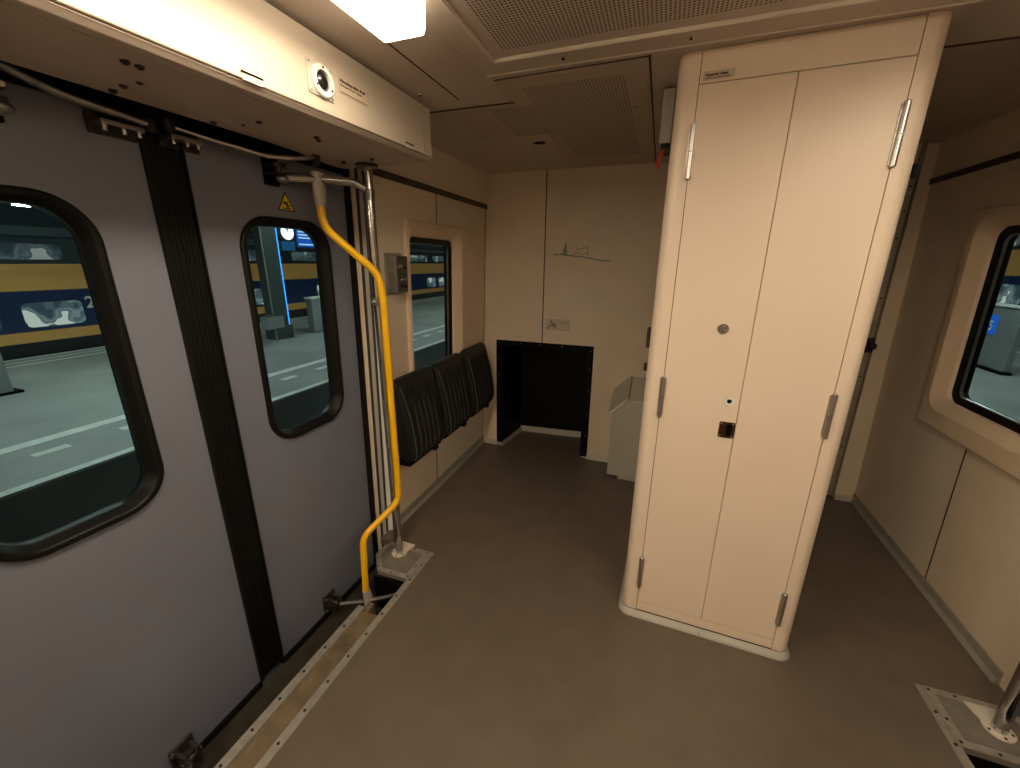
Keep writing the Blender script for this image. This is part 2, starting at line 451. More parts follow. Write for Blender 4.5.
MB().cyl((-0.18,2.08,HC-0.006),(-0.18,2.08,HC-0.002),0.008,10).build('screw', 'worn', pr)
pq = thing('perforated_ceiling_panel', 'dark finely perforated ceiling panel in the passage right of the cabinet', 'ceiling panel', (1.0, 2.3, HC), 'perforated ceiling panels')
MB().box((0.72,1.83,HC-0.003),(1.33,3.1,HC-0.0005)).build('perforated_sheet', 'dot3', pq)
cp = thing('ceiling_cover_plate', 'small square cover plate with a dark opening on the rear ceiling', 'cover plate', (-0.73, 2.45, HC))
MB().box((-0.835,2.34,HC-0.008),(-0.635,2.56,HC-0.002)).build('plate', 'ceil', cp, 0.002)
m_ = MB(); m_.tube([(-0.72+0.035*math.cos(a*PI/12), 2.46+0.022*math.sin(a*PI/12), HC-0.0085) for a in range(0,25)], 0.003, 6); m_.build('opening_rim', 'seam', cp)
MB().box((-0.745,2.448,HC-0.0095),(-0.695,2.472,HC-0.0075)).build('opening', 'void', cp)
sn = thing('ceiling_sensor', 'small round ceiling sensor beside the end of the left lamp', 'sensor', (-0.93,1.56,2.195))
MB().cyl((-0.93,1.56,2.209),(-0.93,1.56,2.200),0.009,14).build('bezel', 'boxgrey', sn)
MB().cyl((-0.93,1.56,2.201),(-0.93,1.56,2.198),0.005,10).build('sensor_eye', 'lens', sn)

# ceiling lamps: prismatic diffusers that hang a little below the ceiling
def lamp(cx, label, sx, m_, y0, y1):
    t = thing('ceiling_light', label, 'lamp', (cx, (y0+y1)/2, 2.21), 'vestibule ceiling lamps and added fill')  # also builds the added rear fill, with frame and diffuser
    n = 4
    def zc(x): return HC - 0.145*max(0, (-0.66-x) if sx < 0 else (x-0.70))
    def base(w0, w1, e, d):           # follows the ceiling slope
        return [((x if sx < 0 else 2*0.02-x), y, zc(x if sx < 0 else 2*0.02-x) - d) for x, y in rrect(XA+w0, y0-e, XB+w1, y1+e, 0.012, n)]
    XA, XB = (cx-0.085, cx+0.062) if sx < 0 else (0.04-cx-0.085, 0.04-cx+0.062)
    mb = MB(); ring_sections(mb, [base(-0.012,0.012,0.012,0.0005), base(-0.012,0.012,0.012,0.007), base(-0.002,0.002,0.002,0.009), base(0,0,0,0.0005)])
    mb.build('lamp_frame', 'ceil', t)
    def low(i, z):
        return [((x if sx < 0 else 0.04-x), y, z) for x, y in rrect(XA+0.022+i, y0+0.012+i, XB-0.007-i, y1-0.012-i, 0.008, n)]
    mb = MB(); mb.loops([low(0.0, 2.176), low(0.0, 2.173)], True, True, True)
    mb.build('diffuser', m_, t)
    mb = MB(); mb.loops([base(0,0,0,0.001), low(-0.006, 2.176), low(-0.003, 2.163), low(0.0, 2.163), low(0.001, 2.170)], True, True, False)
    mb.build('side_casing', 'casing', t)
lamp(-0.701, 'bright warm rectangular ceiling lamp above the left door header', -1, 'lamp', -0.25, 1.128)
lamp(0.741, 'warm rectangular ceiling lamp above the right door header', 1, 'lamp_right', -0.25, 1.128)
lamp(-0.80, 'added warm fill light at ceiling height, unseen behind the camera', -1, 'fill_rear', -3.2, -1.4)  # added fill light, unseen, lifts the ambient level in the vestibule

# ------------------------------------------------------------------ door headers
def header(sx, label):
    X = (lambda x: x) if sx < 0 else (lambda x: 0.04 - x)
    t = thing('door_header_cover', label, 'door header', (X(-1.2), 0.95, 2.0), 'door header covers')
    # fascia with a chamfered lower lip
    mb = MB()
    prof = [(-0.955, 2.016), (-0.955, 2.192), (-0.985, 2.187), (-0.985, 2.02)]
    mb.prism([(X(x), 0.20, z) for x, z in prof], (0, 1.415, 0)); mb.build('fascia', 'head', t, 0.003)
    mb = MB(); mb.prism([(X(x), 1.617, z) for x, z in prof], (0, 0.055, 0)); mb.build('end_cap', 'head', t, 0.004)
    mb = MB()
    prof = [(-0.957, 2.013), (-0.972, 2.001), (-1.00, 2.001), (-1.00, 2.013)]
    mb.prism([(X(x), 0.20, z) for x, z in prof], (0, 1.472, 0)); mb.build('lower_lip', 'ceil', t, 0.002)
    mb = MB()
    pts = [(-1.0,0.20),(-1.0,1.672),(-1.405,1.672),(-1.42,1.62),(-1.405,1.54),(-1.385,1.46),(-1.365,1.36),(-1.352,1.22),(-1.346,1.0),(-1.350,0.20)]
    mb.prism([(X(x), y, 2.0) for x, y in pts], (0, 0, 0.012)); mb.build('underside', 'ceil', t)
    mb = MB(); mb.box((min(X(-1.0),X(-1.43)),1.645,2.012),(max(X(-1.0),X(-1.43)),1.672,2.118)); mb.build('end_wall', 'head', t)
    for y in (0.848, 1.507):
        m_ = MB(); a, b = X(-0.9525), X(-0.958); m_.box((min(a,b), y-0.026, 2.014), (max(a,b), y+0.026, 2.027))
        l_ = m_.build('latch', 'head', t)
        m_ = MB(); a, b = X(-0.9515), X(-0.953); m_.box((min(a,b), y-0.029, 2.027), (max(a,b), y+0.029, 2.031)); m_.build('latch_slot', 'void', l_)
    for x, y in ((-1.054,0.643),(-1.053,0.668),(-1.156,0.726),(-1.229,0.735),(-1.30,0.752),(-1.307,1.002),(-1.224,1.03),(-1.154,1.025),(-1.12,1.21),(-1.14,1.24),(-1.303,1.545),(-1.153,1.538)):
        m_ = MB(); m_.cyl((X(x),y,2.001),(X(x),y,1.993),0.0085,10); m_.cyl((X(x),y,1.994),(X(x),y,1.990),0.005,6)
        m_.build('bolt', 'dkmetal', t)
    # the cover sags a little towards the near end
    for o in kids(t) + [g_ for c_ in kids(t) for g_ in kids(c_)]:
        for v in o.data.vertices: v.co.z -= 0.020*(1.62-v.co.y)*max(0.0, min(1.0, (abs(v.co.x)-0.04*(v.co.x > 0) - 1.40)/-0.40))*max(0.0, min(1.0, (2.192-v.co.z)/0.19))
    return t
header(-1, 'cream door header box above the grey sliding doors, with a lens on its face')
header(1, 'cream door header box at the right edge of the ceiling')

# round lens plate and notice on the left fascia
sp = thing('camera_port', 'square metal plate with a white ring around a dark lens on the left header', 'camera', (-0.955, 1.10, 2.085))
FX = -0.955
MB().hexa([(FX,1.023,2.041),(FX+0.004,1.023,2.041),(FX+0.004,1.115,2.041),(FX,1.115,2.041),(FX,1.023,2.121),(FX+0.004,1.023,2.121),(FX+0.004,1.115,2.121),(FX,1.115,2.121)]).build('plate', 'socket', sp, 0.001)
cy_, cz_ = 1.072, 2.081
def circ(r, x, n=28): return [(x, cy_+r*math.cos(2*PI*k/n), cz_+r*math.sin(2*PI*k/n)) for k in range(n)]
m_ = MB(); ring_sections(m_, [circ(0.040,FX+0.004), circ(0.040,FX+0.011), circ(0.037,FX+0.014), circ(0.026,FX+0.012), circ(0.025,FX+0.004)], False)
rg = m_.build('ring', 'white', sp)
for a in (90, 210, 330):
    y, z = cy_+0.032*math.cos(math.radians(a)), cz_+0.032*math.sin(math.radians(a))
    MB().cyl((FX+0.012,y,z),(FX+0.0145,y,z),0.003,8).build('ring_screw', 'void', rg)
m_ = MB(); m_.loops([circ(0.0255,FX+0.005), circ(0.0255,FX+0.006), circ(0.015,FX+0.012), circ(0.004,FX+0.014)], True, True, True, True); m_.build('lens', 'lens', sp)
for y, z in ((1.030,2.047),(1.108,2.047),(1.030,2.115),(1.108,2.115)):
    MB().cyl((FX+0.003,y,z),(FX+0.006,y,z),0.003,8).build('plate_screw', 'worn', sp)
def outline(name, material, parent, corners, w, nrm, lift):
    """thin raised frame line round a flat label; corners in order, nrm = outward normal"""
    C_ = [Vector(c) for c in corners]; cen = sum(C_, Vector())/4; nn = Vector(nrm)*lift
    inn = [c + (cen-c).normalized()*w*1.4 for c in C_]
    m_ = MB(); vs = [c+nn for c in C_] + [c+nn for c in inn]
    m_.add(vs, [(0,1,5,4),(1,2,6,5),(2,3,7,6),(3,0,4,7)])
    return m_.build(name, material, parent)
nl = thing('notice_label', 'small outlined text label on the left header, beside the round lens', 'label', (FX, 1.23, 2.1))
m_ = MB(); m_.box((FX-0.001,1.146,2.078),(FX+0.0008,1.277,2.122)); m_.build('film', 'label', nl)
outline('border', 'labelline', nl, [(FX,1.146,2.078),(FX,1.277,2.078),(FX,1.277,2.122),(FX,1.146,2.122)], 0.0012, (1,0,0), 0.0012)
text_mesh('lettering', 'Noodopening deur', 0.0125, 'print', (FX+0.0009,1.151,2.108), (0,1,0), (0,0,1), nl, bold=0.0006, width=0.113)
text_mesh('lettering', 'Emergency door release', 0.008, 'print', (FX+0.0009,1.151,2.098), (0,1,0), (0,0,1), nl, width=0.095)
MB().box((FX+0.0008,1.152,2.0815),(FX+0.0014,1.272,2.0835)).build('rule', 'print', nl)

# ------------------------------------------------------------------ left sliding plug doors
def door_leaf(name, y0, y1, w0, w1, label, DW=DW):
    root = sroot(name, (-1.48 if DW(0,0,0)[0] < 0 else 1.50, (y0+y1)/2, -0.22), label)
    n = 12; r = 0.125
    z0, z1 = -0.215, 2.16
    hole = rrect(w0+0.012, 0.850, w1-0.012, 1.752, r-0.012, n)
    outer = rrect_outer(y0, z0, y1, z1, hole, n)
    mb = MB(); ring_sections(mb, [[DW(0,*p) for p in hole], [DW(0,*p) for p in outer], [DW(-0.04,*p) for p in outer], [DW(-0.04,*p) for p in hole]])
    mb.build('leaf_panel', 'door', root)
    # moulded rubber gasket round the window
    def R(i, d):
        return [DW(d, *p) for p in rrect(w0+i, 0.838+i, w1-i, 1.764-i, max(0.02, r-i), n)]
    mb = MB()
    ring_sections(mb, [R(0,0.0), R(0.002,0.010), R(0.006,0.013), R(0.018,0.013), R(0.023,0.008), R(0.027,-0.012), R(0.033,-0.020), R(0.036,-0.050), R(0.012,-0.050)], True)
    mb.build('window_gasket', 'rubber', root)
    mb = MB(); g = rrect(w0+0.032, 0.870, w1-0.032, 1.732, r-0.032, n)
    mb.loops([[DW(-0.040,*p) for p in g], [DW(-0.045,*p) for p in g]]); mb.build('glass_pane', 'glass', root)
    return root
d1 = door_leaf('door_1', 0.175, 0.905, 0.345, 0.760, 'grey left door leaf nearest the camera')
d2 = door_leaf('door_2', 1.020, 1.715, 1.152, 1.572, 'grey right door leaf with the yellow warning triangle')
def dbox(mb, d0, d1_, y0, y1, z0, z1): return wall_seg(DW, y0, y1, z0, z1, d0, d1_, mb)
# meeting rubbers, one on each leaf, with ribs
for root, ya, yb in ((d1, 0.905, 0.9615), (d2, 0.9635, 1.020)):
    mb = MB(); dbox(mb, -0.04, 0.006, ya, yb, -0.20, 2.14)
    for k in range(1, 4):
        y = ya + (yb-ya)*k/4; dbox(mb, 0.006, 0.0085, y-0.003, y+0.003, -0.20, 2.14)
    dbox(mb, 0.006, 0.016, ya if root is d1 else yb-0.006, (ya+0.006) if root is d1 else yb, -0.20, 2.14)
    mb.build('edge_seal', 'rubber_strip', root)
mb = MB(); dbox(mb, -0.03, 0.012, 1.700, 1.733, -0.20, 2.14); mb.build('edge_seal', 'rubber_strip', d2)
mb = MB(); dbox(mb, -0.03, 0.012, 0.157, 0.190, -0.20, 2.14); mb.build('edge_seal', 'rubber_strip', d1)
for root, ya, yb in ((d1, 0.175, 0.905), (d2, 1.02, 1.715)):
    mb = MB(); dbox(mb, -0.03, 0.010, ya, yb, -0.235, -0.205); mb.build('bottom_seal', 'rubber', root)
    mb = MB(); dbox(mb, -0.03, 0.018, ya+0.005, yb-0.005, 1.985, 2.14)
    mb.build('dark_top_band', 'void', root)  # black band added to darken the lit leaf top in the header gap

def bracket_low(root, y, z):
    m_ = MB(); dbox(m_, 0, 0.012, y-0.040, y+0.040, z-0.045, z+0.055); b_ = m_.build('arm_bracket', 'rust', root, 0.005)
    m_ = MB(); dbox(m_, 0.012, 0.065, y-0.028, y-0.014, z-0.035, z+0.040); dbox(m_, 0.012, 0.065, y+0.014, y+0.028, z-0.035, z+0.040)
    m_.build('fork', 'rust', b_, 0.004)
    p = Vector(DW(0.048, y, z)); m_ = MB(); m_.cyl(p+Vector((0,-0.036,0)), p+Vector((0,0.036,0)), 0.014, 12); m_.ball(p, 0.026, 8); m_.build('pivot', 'dkmetal', b_)
    for dz in (-0.032, 0.040):
        p = Vector(DW(0.012, y-0.033, z+dz)); m_ = MB(); m_.cyl(p, p+Vector((0.009,0,0)), 0.009, 6); m_.build('nut', 'worn', b_)
bracket_low(d2, 1.325, -0.15); bracket_low(d1, 0.585, -0.165)
def bracket_up(root, y, z):
    m_ = MB(); dbox(m_, 0, 0.014, y-0.028, y+0.030, z-0.040, z+0.055); b_ = m_.build('arm_bracket', 'void', root, 0.004)
    p = Vector(DW(0.048, y, z)); m_ = MB(); m_.cyl(p+Vector((0,0,-0.022)), p+Vector((0,0,0.034)), 0.013, 14); m_.build('pivot', 'dkmetal', b_)
    m_ = MB(); m_.ball(p+Vector((0.006,0.008,-0.018)), 0.021, 8, (1,1.2,0.8)); m_.build('ball_joint', 'worn', b_)
    m_ = MB(); dbox(m_, 0.012, 0.06, y-0.026, y+0.026, z+0.018, z+0.030); dbox(m_, 0.012, 0.06, y-0.026, y+0.026, z-0.006, z+0.004); m_.build('fork', 'dkmetal', b_, 0.002)
    for dy, dz in ((-0.020, 0.032), (0.018, 0.030), (0.0, 0.006)):
        q = Vector(DW(0.055, y+dy, z+dz)); m_ = MB(); m_.cyl(q, q+Vector((0.014,0,-0.004)), 0.0065, 8); m_.build('bolt', 'chrome', b_)
    m_ = MB(); dbox(m_, 0.004, 0.04, y-0.028, y-0.006, z+0.045, z+0.068); m_.build('stop_block', 'dkmetal', b_, 0.003)
bracket_up(d2, 1.310, 1.915); bracket_up(d1, 0.605, 1.935)
# warning triangle
wt = thing('warning_sticker', 'yellow black-edged warning triangle on the right door leaf, over its window', 'sticker', DW(0, 1.366, 1.79))
def tri(y, z, h, d):
    w = h*0.56; return [DW(d, y-w, z), DW(d, y+w, z), DW(d, y+w*0.04, z+h), DW(d, y-w*0.04, z+h)]
m_ = MB(); m_.prism(tri(1.366,1.792,0.068,0.0002), (0.0008,0,0)); m_.build('black_edge', 'rubber', wt)
m_ = MB(); m_.prism(tri(1.366,1.7965,0.055,0.001), (0.0006,0,0)); m_.build('yellow_field', 'signy', wt)
m_ = MB()
def stroke(a, b, w):
    a = Vector((0,)+a); b = Vector((0,)+b); d = (b-a).normalized(); nn = Vector((0,-d.z,d.y))*w
    q = [a-nn, b-nn, b+nn, a+nn]
    m_.prism([DW(0.0016, 1.366+p.y, 1.797+p.z) for p in q], (0.0006,0,0))
for a, b, w in [((-0.010,0.030),(0.004,0.018),0.0035), ((0.004,0.018),(0.016,0.010),0.003), ((-0.004,0.024),(-0.016,0.017),0.002), ((-0.002,0.022),(0.008,0.029),0.002), ((0.004,0.018),(0.002,0.006),0.0025), ((-0.020,0.004),(0.006,0.004),0.0016), ((0.006,0.006),(0.018,0.004),0.002)]:
    stroke(a, b, w)
m_.build('falling_figure', 'rubber', wt)

# dark cavity over and outside the doors
mb = MB(); mb.box((-1.50, 0.16, 2.12), (-1.0, 1.64, 2.135)); struct(mb.build('trim_1', 'void'), 'dark cavity above the doors')
# door jamb strips, right of the doors
j = sroot('trim_2', (-1.43, 1.77, -0.2), 'vertical metal and rubber jamb strips right of the doors')
def jstrip(name, m_, a, b, th=0.010, z0=-0.2, z1=2.02):
    (xa, ya), (xb, yb) = a, b
    mb = MB()
    def P(x, y, z): return (x + TL*(z-1.0), y, z)
    mb.hexa([P(xa,ya,z0),P(xb,yb,z0),P(xb-0.02,yb+th,z0),P(xa-0.02,ya+th,z0),P(xa,ya,z1),P(xb,yb,z1),P(xb-0.02,yb+th,z1),P(xa-0.02,ya+th,z1)])
    return mb.build(name, m_, j)
jstrip('jamb_face', 'wall', (-1.488,1.737), (-1.448,1.752))
jstrip('jamb_groove', 'seam', (-1.448,1.757), (-1.434,1.763))
jstrip('jamb_seal', 'boxgrey', (-1.434,1.760), (-1.418,1.768))
jstrip('jamb_channel', 'railtrim', (-1.418,1.772), (-1.404,1.780))
jstrip('jamb_edge', 'white', (-1.404,1.775), (-1.386,1.790))
jstrip('jamb_corner', 'alu', (-1.386,1.790), (-1.381,1.812))
mb = MB(); mb.box((-1.53, 0.08, -0.3), (-1.44, 0.157, 2.15)); mb.box((-1.45,0.13,-0.3),(-1.395,0.157,2.15)); struct(mb.build('trim_3', 'wall'), 'near door jamb')
# outer shell behind the jamb and above the leaves
mb = MB(); mb.box((-1.60, 1.735, -0.35), (-1.50, 1.86, 2.4)); mb.box((-1.60, 0.02, -0.35), (-1.52, 0.16, 2.4)); mb.box((-1.60, 0.1, 2.13), (-1.50, 1.8, 2.4)); struct(mb.build('trim_4', 'shell'), 'dark outer shell round the doorway')

# ------------------------------------------------------------------ sills
def sill(sx, n):
    X = (lambda x: x) if sx < 0 else (lambda x: 0.05 - x)
    def bx(mb, x0, x1, y0, y1, z0, z1):
        a, b = sorted((X(x0), X(x1))); return mb.box((a, y0, z0), (b, y1, z1))
    t = sroot('trim_%d' % n, (X(-1.15), 0.8, -0.05), 'brown door sill channel with riveted metal edges')
    bx(MB(), -1.205, -1.09, 0.13, 1.235, -0.05, -0.018).build('channel', 'sill', t)
    for nm, x0, x1, y1 in (('outer_strip', -1.218, -1.183, 1.24), ('inner_strip', -1.095, -1.062, 1.69)):
        s_ = bx(MB(), x0, x1, 0.13, y1, -0.03, 0.003).build(nm, 'alu', t, 0.001)
        k = 0
        y = 0.20
        while y < y1-0.03:
            m_ = MB(); m_.cyl((X((x0+x1)/2), y, 0.002), (X((x0+x1)/2), y, 0.0055), 0.0055, 8); m_.build('rivet', 'dkmetal', s_)
            y += 0.115
    bx(MB(), -1.545, -1.205, 0.13, 1.76, -0.275, -0.238).build('step_tread', 'darktread', t)
    bx(MB(), -1.225, -1.215, 0.13, 1.24, -0.24, -0.03).build('riser', 'dkmetal', t)
    mb = MB(); bx(mb, -1.10, -1.092, 1.245, 1.46, -0.28, -0.04); bx(mb, -1.30, -1.09, 1.455, 1.465, -0.28, -0.04)
    mb.build('pit', 'void', t)
    bx(MB(), -1.21, -1.175, 1.24, 1.30, -0.20, -0.03).build('pit_bracket', 'sill', t, 0.003)
    return t
sill(-1, 5); sill(1, 6)

# ------------------------------------------------------------------ pole base plates and poles
def base_plate(sx, label):
    X = (lambda x: x) if sx < 0 else (lambda x: 0.05 - x)
    t = thing('pole_base_plate', label, 'floor plate', (X(-1.22), 1.58, 0), 'floor plates under the steel poles')
    pts = [(-1.087,1.688),(-1.087,1.464),(-1.278,1.461),(-1.366,1.561),(-1.365,1.640),(-1.345,1.688)]
    mb = MB(); mb.prism([(X(x), y, -0.02) for x, y in pts], (0,0,0.023)); mb.build('tread', 'plate', t)
    cen = Vector((-1.22, 1.575))
    w = 0.028
    def inset(pts, w):
        P = [Vector(p) for p in pts]; n = len(P); out = []
        area = sum(P[i].x*P[(i+1)%n].y - P[(i+1)%n].x*P[i].y for i in range(n))
        sg = 1 if area > 0 else -1
        for i in range(n):
            a, b, c = P[i-1], P[i], P[(i+1)%n]
            d1_ = (b-a).normalized(); d2_ = (c-b).normalized()
            n1 = Vector((-d1_.y, d1_.x))*sg; n2 = Vector((-d2_.y, d2_.x))*sg
            bis = (n1+n2).normalized(); out.append(b + bis*(w/max(0.3, bis.dot(n1))))
        return out
    I = inset(pts, w)
    mb = MB()
    ring_sections(mb, [[(X(x),y,0.001) for x,y in pts], [(X(x),y,0.0055) for x,y in pts], [(X(p.x),p.y,0.0055) for p in I], [(X(p.x),p.y,0.001) for p in I]])
    fr = mb.build('edge_frame', 'alu', t)
    for x, y in ((-1.10,1.675),(-1.10,1.56),(-1.10,1.48),(-1.18,1.675),(-1.20,1.475),(-1.29,1.49)):
        m_ = MB(); m_.cyl((X(x),y,0.005),(X(x),y,0.0078),0.005,8); m_.build('rivet', 'dkmetal', fr)
    return t
base_plate(-1, 'grey metal edged floor plate under the left steel pole beside the doors')
base_plate(1, 'metal edged floor plate under the steel pole at the lower right')

def pole(px, py, label, sx):
    t = thing('grab_pole', label, 'pole', (px, py, 0), 'steel grab poles')
    MB().cyl((px,py,0.006),(px,py,1.995),0.0215,20).build('tube', 'chrome', t)
    mb = MB()
    dirx = -1 if sx < 0 else 1
    # rounded floor flange with a tongue towards the plate edge
    f = [(px + 0.043*math.cos(a), py + 0.043*math.sin(a)) for a in [math.radians(k) for k in range(150, 391, 15)]]
    f += [(px+0.05, py+0.085), (px-0.055, py+0.085)]
    mb.prism([(x, y, 0.0055) for x, y in f], (0,0,0.006)); fl = mb.build('floor_flange', 'flange', t, 0.001)
    for a in (200, 270, 340):
        x, y = px+0.034*math.cos(math.radians(a)), py+0.034*math.sin(math.radians(a))
        MB().cyl((x,y,0.011),(x,y,0.0135),0.0045,8).build('flange_screw', 'dkmetal', fl)
    m_ = MB(); m_.cyl((px,py,1.988),(px,py,2.0),0.048,20); tf = m_.build('ceiling_flange', 'dkmetal', t)
    for a in (30, 150, 270):
        x, y = px+0.038*math.cos(math.radians(a)), py+0.038*math.sin(math.radians(a))
        MB().cyl((x,y,1.981),(x,y,1.989),0.006,8).build('flange_bolt', 'steel', tf)
    m_ = MB(); m_.cyl((px,py,1.855),(px,py,1.900),0.026,18); m_.build('arm_collar', 'worn', t)
    m_ = MB(); m_.cyl((px,py,1.40),(px,py,1.435),0.026,18); m_.ball((px-0.005,py-0.026,1.418),0.013,6); m_.build('clamp', 'worn', t)
PX, PY = -1.247, 1.62
pole(PX, PY, 'left floor-to-header steel pole behind the yellow handrail', -1)
pole(1.300, 1.575, 'thick steel pole at the lower right edge, by the right wall', 1)

# ------------------------------------------------------------------ swing arm with the yellow rail
sw = thing('door_handrail', 'bent yellow handrail on steel swing arms in front of the right door leaf', 'handrail', (-1.29, 1.38, -0.2))
up = bez([DW(0.052,1.318,1.903), (-1.345,1.44,1.916), (-1.275,1.56,1.922), (PX-0.004,PY-0.022,1.900)], 0.06)
MB().tube(up, 0.0175, 14).build('upper_arm', 'steel', sw)
yr = bez([(-1.35,1.437,1.845), (-1.349,1.438,1.735), (-1.208,1.588,1.545), (-1.2,1.597,1.43), (-1.2,1.594,0.50), (-1.2,1.588,0.372), (-1.287,1.392,0.262), (-1.288,1.372,-0.05)], 0.05, 8)
MB().tube(yr, 0.0165, 16).build('yellow_rail', 'yellow', sw)
m_ = MB()
def sq(c, a, b, z): return [(c[0]-a, c[1]-b, z), (c[0]+a, c[1]-b, z), (c[0]+a, c[1]+b, z), (c[0]-a, c[1]+b, z)]
def oct_(c, r, ry, z, n=14): return [(c[0]+r*math.cos(2*PI*k/n), c[1]+ry*math.sin(2*PI*k/n), z) for k in range(n)]
m_.loops([oct_((-1.35,1.437),0.018,0.018,1.815), oct_((-1.35,1.437),0.020,0.021,1.826), oct_((-1.348,1.437),0.019,0.030,1.87), oct_((-1.348,1.437),0.019,0.033,1.94)], True, True, True, True)
m_.build('upper_socket', 'socket', sw, 0.002)
lo = bez([DW(0.055,1.330,-0.160), (-1.288,1.385,-0.132), (-1.17,1.430,-0.100), (-1.105,1.445,-0.060)], 0.03)
MB().tube(lo, 0.0145, 12).build('lower_arm', 'steel', sw)
m_ = MB(); m_.loops([oct_((-1.288,1.386),0.014,0.026,-0.19), oct_((-1.288,1.384),0.017,0.028,-0.12), oct_((-1.288,1.374),0.020,0.020,-0.045)], True, True, True, True)
m_.build('lower_socket', 'socket', sw, 0.002)
# short lower arm of the near leaf
sa = thing('door_swing_arm', 'short steel swing arm hooked to the low bracket of the near door leaf', 'door arm', (-1.4, 0.56, -0.25))
MB().tube(bez([DW(0.045,0.585,-0.165), (-1.40,0.545,-0.16), (-1.30,0.50,-0.17), (-1.22,0.47,-0.225)], 0.04), 0.011, 12).build('arm', 'steel', sa)
m_ = MB(); p = Vector(DW(0.045,0.585,-0.165)); m_.cyl(p+Vector((0,0,-0.025)), p+Vector((0,0,0.03)), 0.016, 12); m_.build('hub', 'dkmetal', sa)

# linkage rods at the door tops
def linkage(label, pts, r, plate_y0, plate_y1, pz, knuckle, mat_='worn'):
    t = thing('door_linkage_rod', label, 'linkage', pts[-1], 'linkage rods over the door leaves')
    MB().tube(pts, r, 12).build('rod', mat_, t)
    m_ = MB(); dbox(m_, 0.001, 0.05, plate_y0, plate_y1, pz, pz+0.012); pl_ = m_.build('bracket_plate', 'worn', t, 0.002)
    m_ = MB(); dbox(m_, 0.0, 0.010, plate_y0-0.01, plate_y1+0.01, pz-0.02, pz+0.03); m_.build('back_plate', 'dkmetal', t, 0.002)
    for f in (0.12, 0.55, 0.9):
        y = plate_y0 + (plate_y1-plate_y0)*f; p = Vector(DW(0.036, y, pz)); m_ = MB(); m_.cyl(p, p+Vector((0,0,-0.014)), 0.0065, 8); m_.build('bolt', 'steel', pl_)
    for kp in knuckle:
        p = Vector(kp); m_ = MB(); m_.cyl(p+Vector((0,0,-0.018)), p+Vector((0,0,0.018)), 0.016, 12); m_.build('knuckle', 'dkmetal', t)
linkage('grey curved linkage rod over the near door leaf, at the top left',
        bez([(-1.395,0.44,2.055), (-1.40,0.605,2.006), (-1.40,0.69,1.980), (-1.408,0.885,1.966)], 0.08), 0.0125, 0.80, 0.90, 1.938, [(-1.408,0.885,1.962)])
linkage('thin steel linkage rod over the far door leaf, right of the black rubber strip',
        bez([(-1.41,0.940,1.978), (-1.405,1.03,1.972), (-1.365,1.225,1.955), (-1.335,1.32,1.965), (-1.32,1.405,1.984)], 0.03), 0.0085, 0.968, 1.058, 1.945, [(-1.41,0.938,1.975), (-1.32,1.41,1.976)], 'steel')

# ------------------------------------------------------------------ windows
def window(W, n, label, WO, WS):
    t = sroot('window_%d' % n, W(0, 2.41, 1.38), label)
    k = 8
    h = rrect(WO[0], WO[1], WO[2], WO[3], 0.06, k)
    hb = rrect(WO[0]+0.004, WO[1]+0.004, WO[2]-0.004, WO[3]-0.004, 0.058, k)
    h2 = rrect(WO[0]-0.050, WO[1]-0.050, WO[2]+0.050, WO[3]+0.050, 0.085, k); h3 = rrect(WO[0]-0.012, WO[1]-0.012, WO[2]+0.012, WO[3]+0.012, 0.068, k)
    om = rrect_outer(*WS, h, k)
    def s(pts, d): return [W(d, *p) for p in pts]
    om2 = [(p[0] + (0.010 if p[0] < 2.3 else -0.010)*(1 if (abs(p[0]-WS[0])<1e-6 or abs(p[0]-WS[2])<1e-6) else 0), p[1] + (0.010 if p[1] < 1.3 else -0.010)*(1 if (abs(p[1]-WS[1])<1e-6 or abs(p[1]-WS[3])<1e-6) else 0)) for p in om]
    mb = MB()
    ring_sections(mb, [s(om, 0.0), s(om, 0.012), s(om2, 0.018), s(h2, 0.018), s(h, -0.024), s(hb, -0.045), s(h3, -0.050)])
    mb.build('surround', 'surround', t)
    g0 = rrect(WO[0]+0.003, WO[1]+0.003, WO[2]-0.003, WO[3]-0.003, 0.058, k); g1 = rrect(WO[0]+0.035, WO[1]+0.035, WO[2]-0.035, WO[3]-0.035, 0.04, k)
    mb = MB(); ring_sections(mb, [s(g0,-0.040), s(g0,-0.085), s(g1,-0.085), s(g1,-0.050)]); mb.build('gasket', 'rubber', t)
    g2 = rrect(WO[0]+0.041, WO[1]+0.041, WO[2]-0.041, WO[3]-0.041, 0.036, k)
    mb = MB(); ring_sections(mb, [s(g1,-0.050), s(g1,-0.060), s(g2,-0.060), s(g2,-0.048)]); mb.build('glazing_bead', 'worn', t)
    mb = MB(); mb.loops([s(g1,-0.062), s(g1,-0.068)]); mb.build('glass_pane', 'glass', t)
window(LW, 1, 'left window with cream surround behind the folding seats', WOL, WSL)
window(RW, 2, 'right window with cream surround at the right edge', WOR, WSR)

# outer shell behind the side walls, with window holes
def shell(W, name, WO):
    k = 8; h = rrect(WO[0]-0.005, WO[1]-0.005, WO[2]+0.005, WO[3]+0.005, 0.06, k); o = rrect_outer(1.80, -0.6, 3.9, 2.5, h, k)
    mb = MB(); ring_sections(mb, [[W(-0.075,*p) for p in h],[W(-0.075,*p) for p in o],[W(-0.10,*p) for p in o],[W(-0.10,*p) for p in h]])
    struct(mb.build(name, 'shell'), 'outer carriage shell')
shell(LW, 'trim_7', WOL); shell(RW, 'trim_8', WOR)

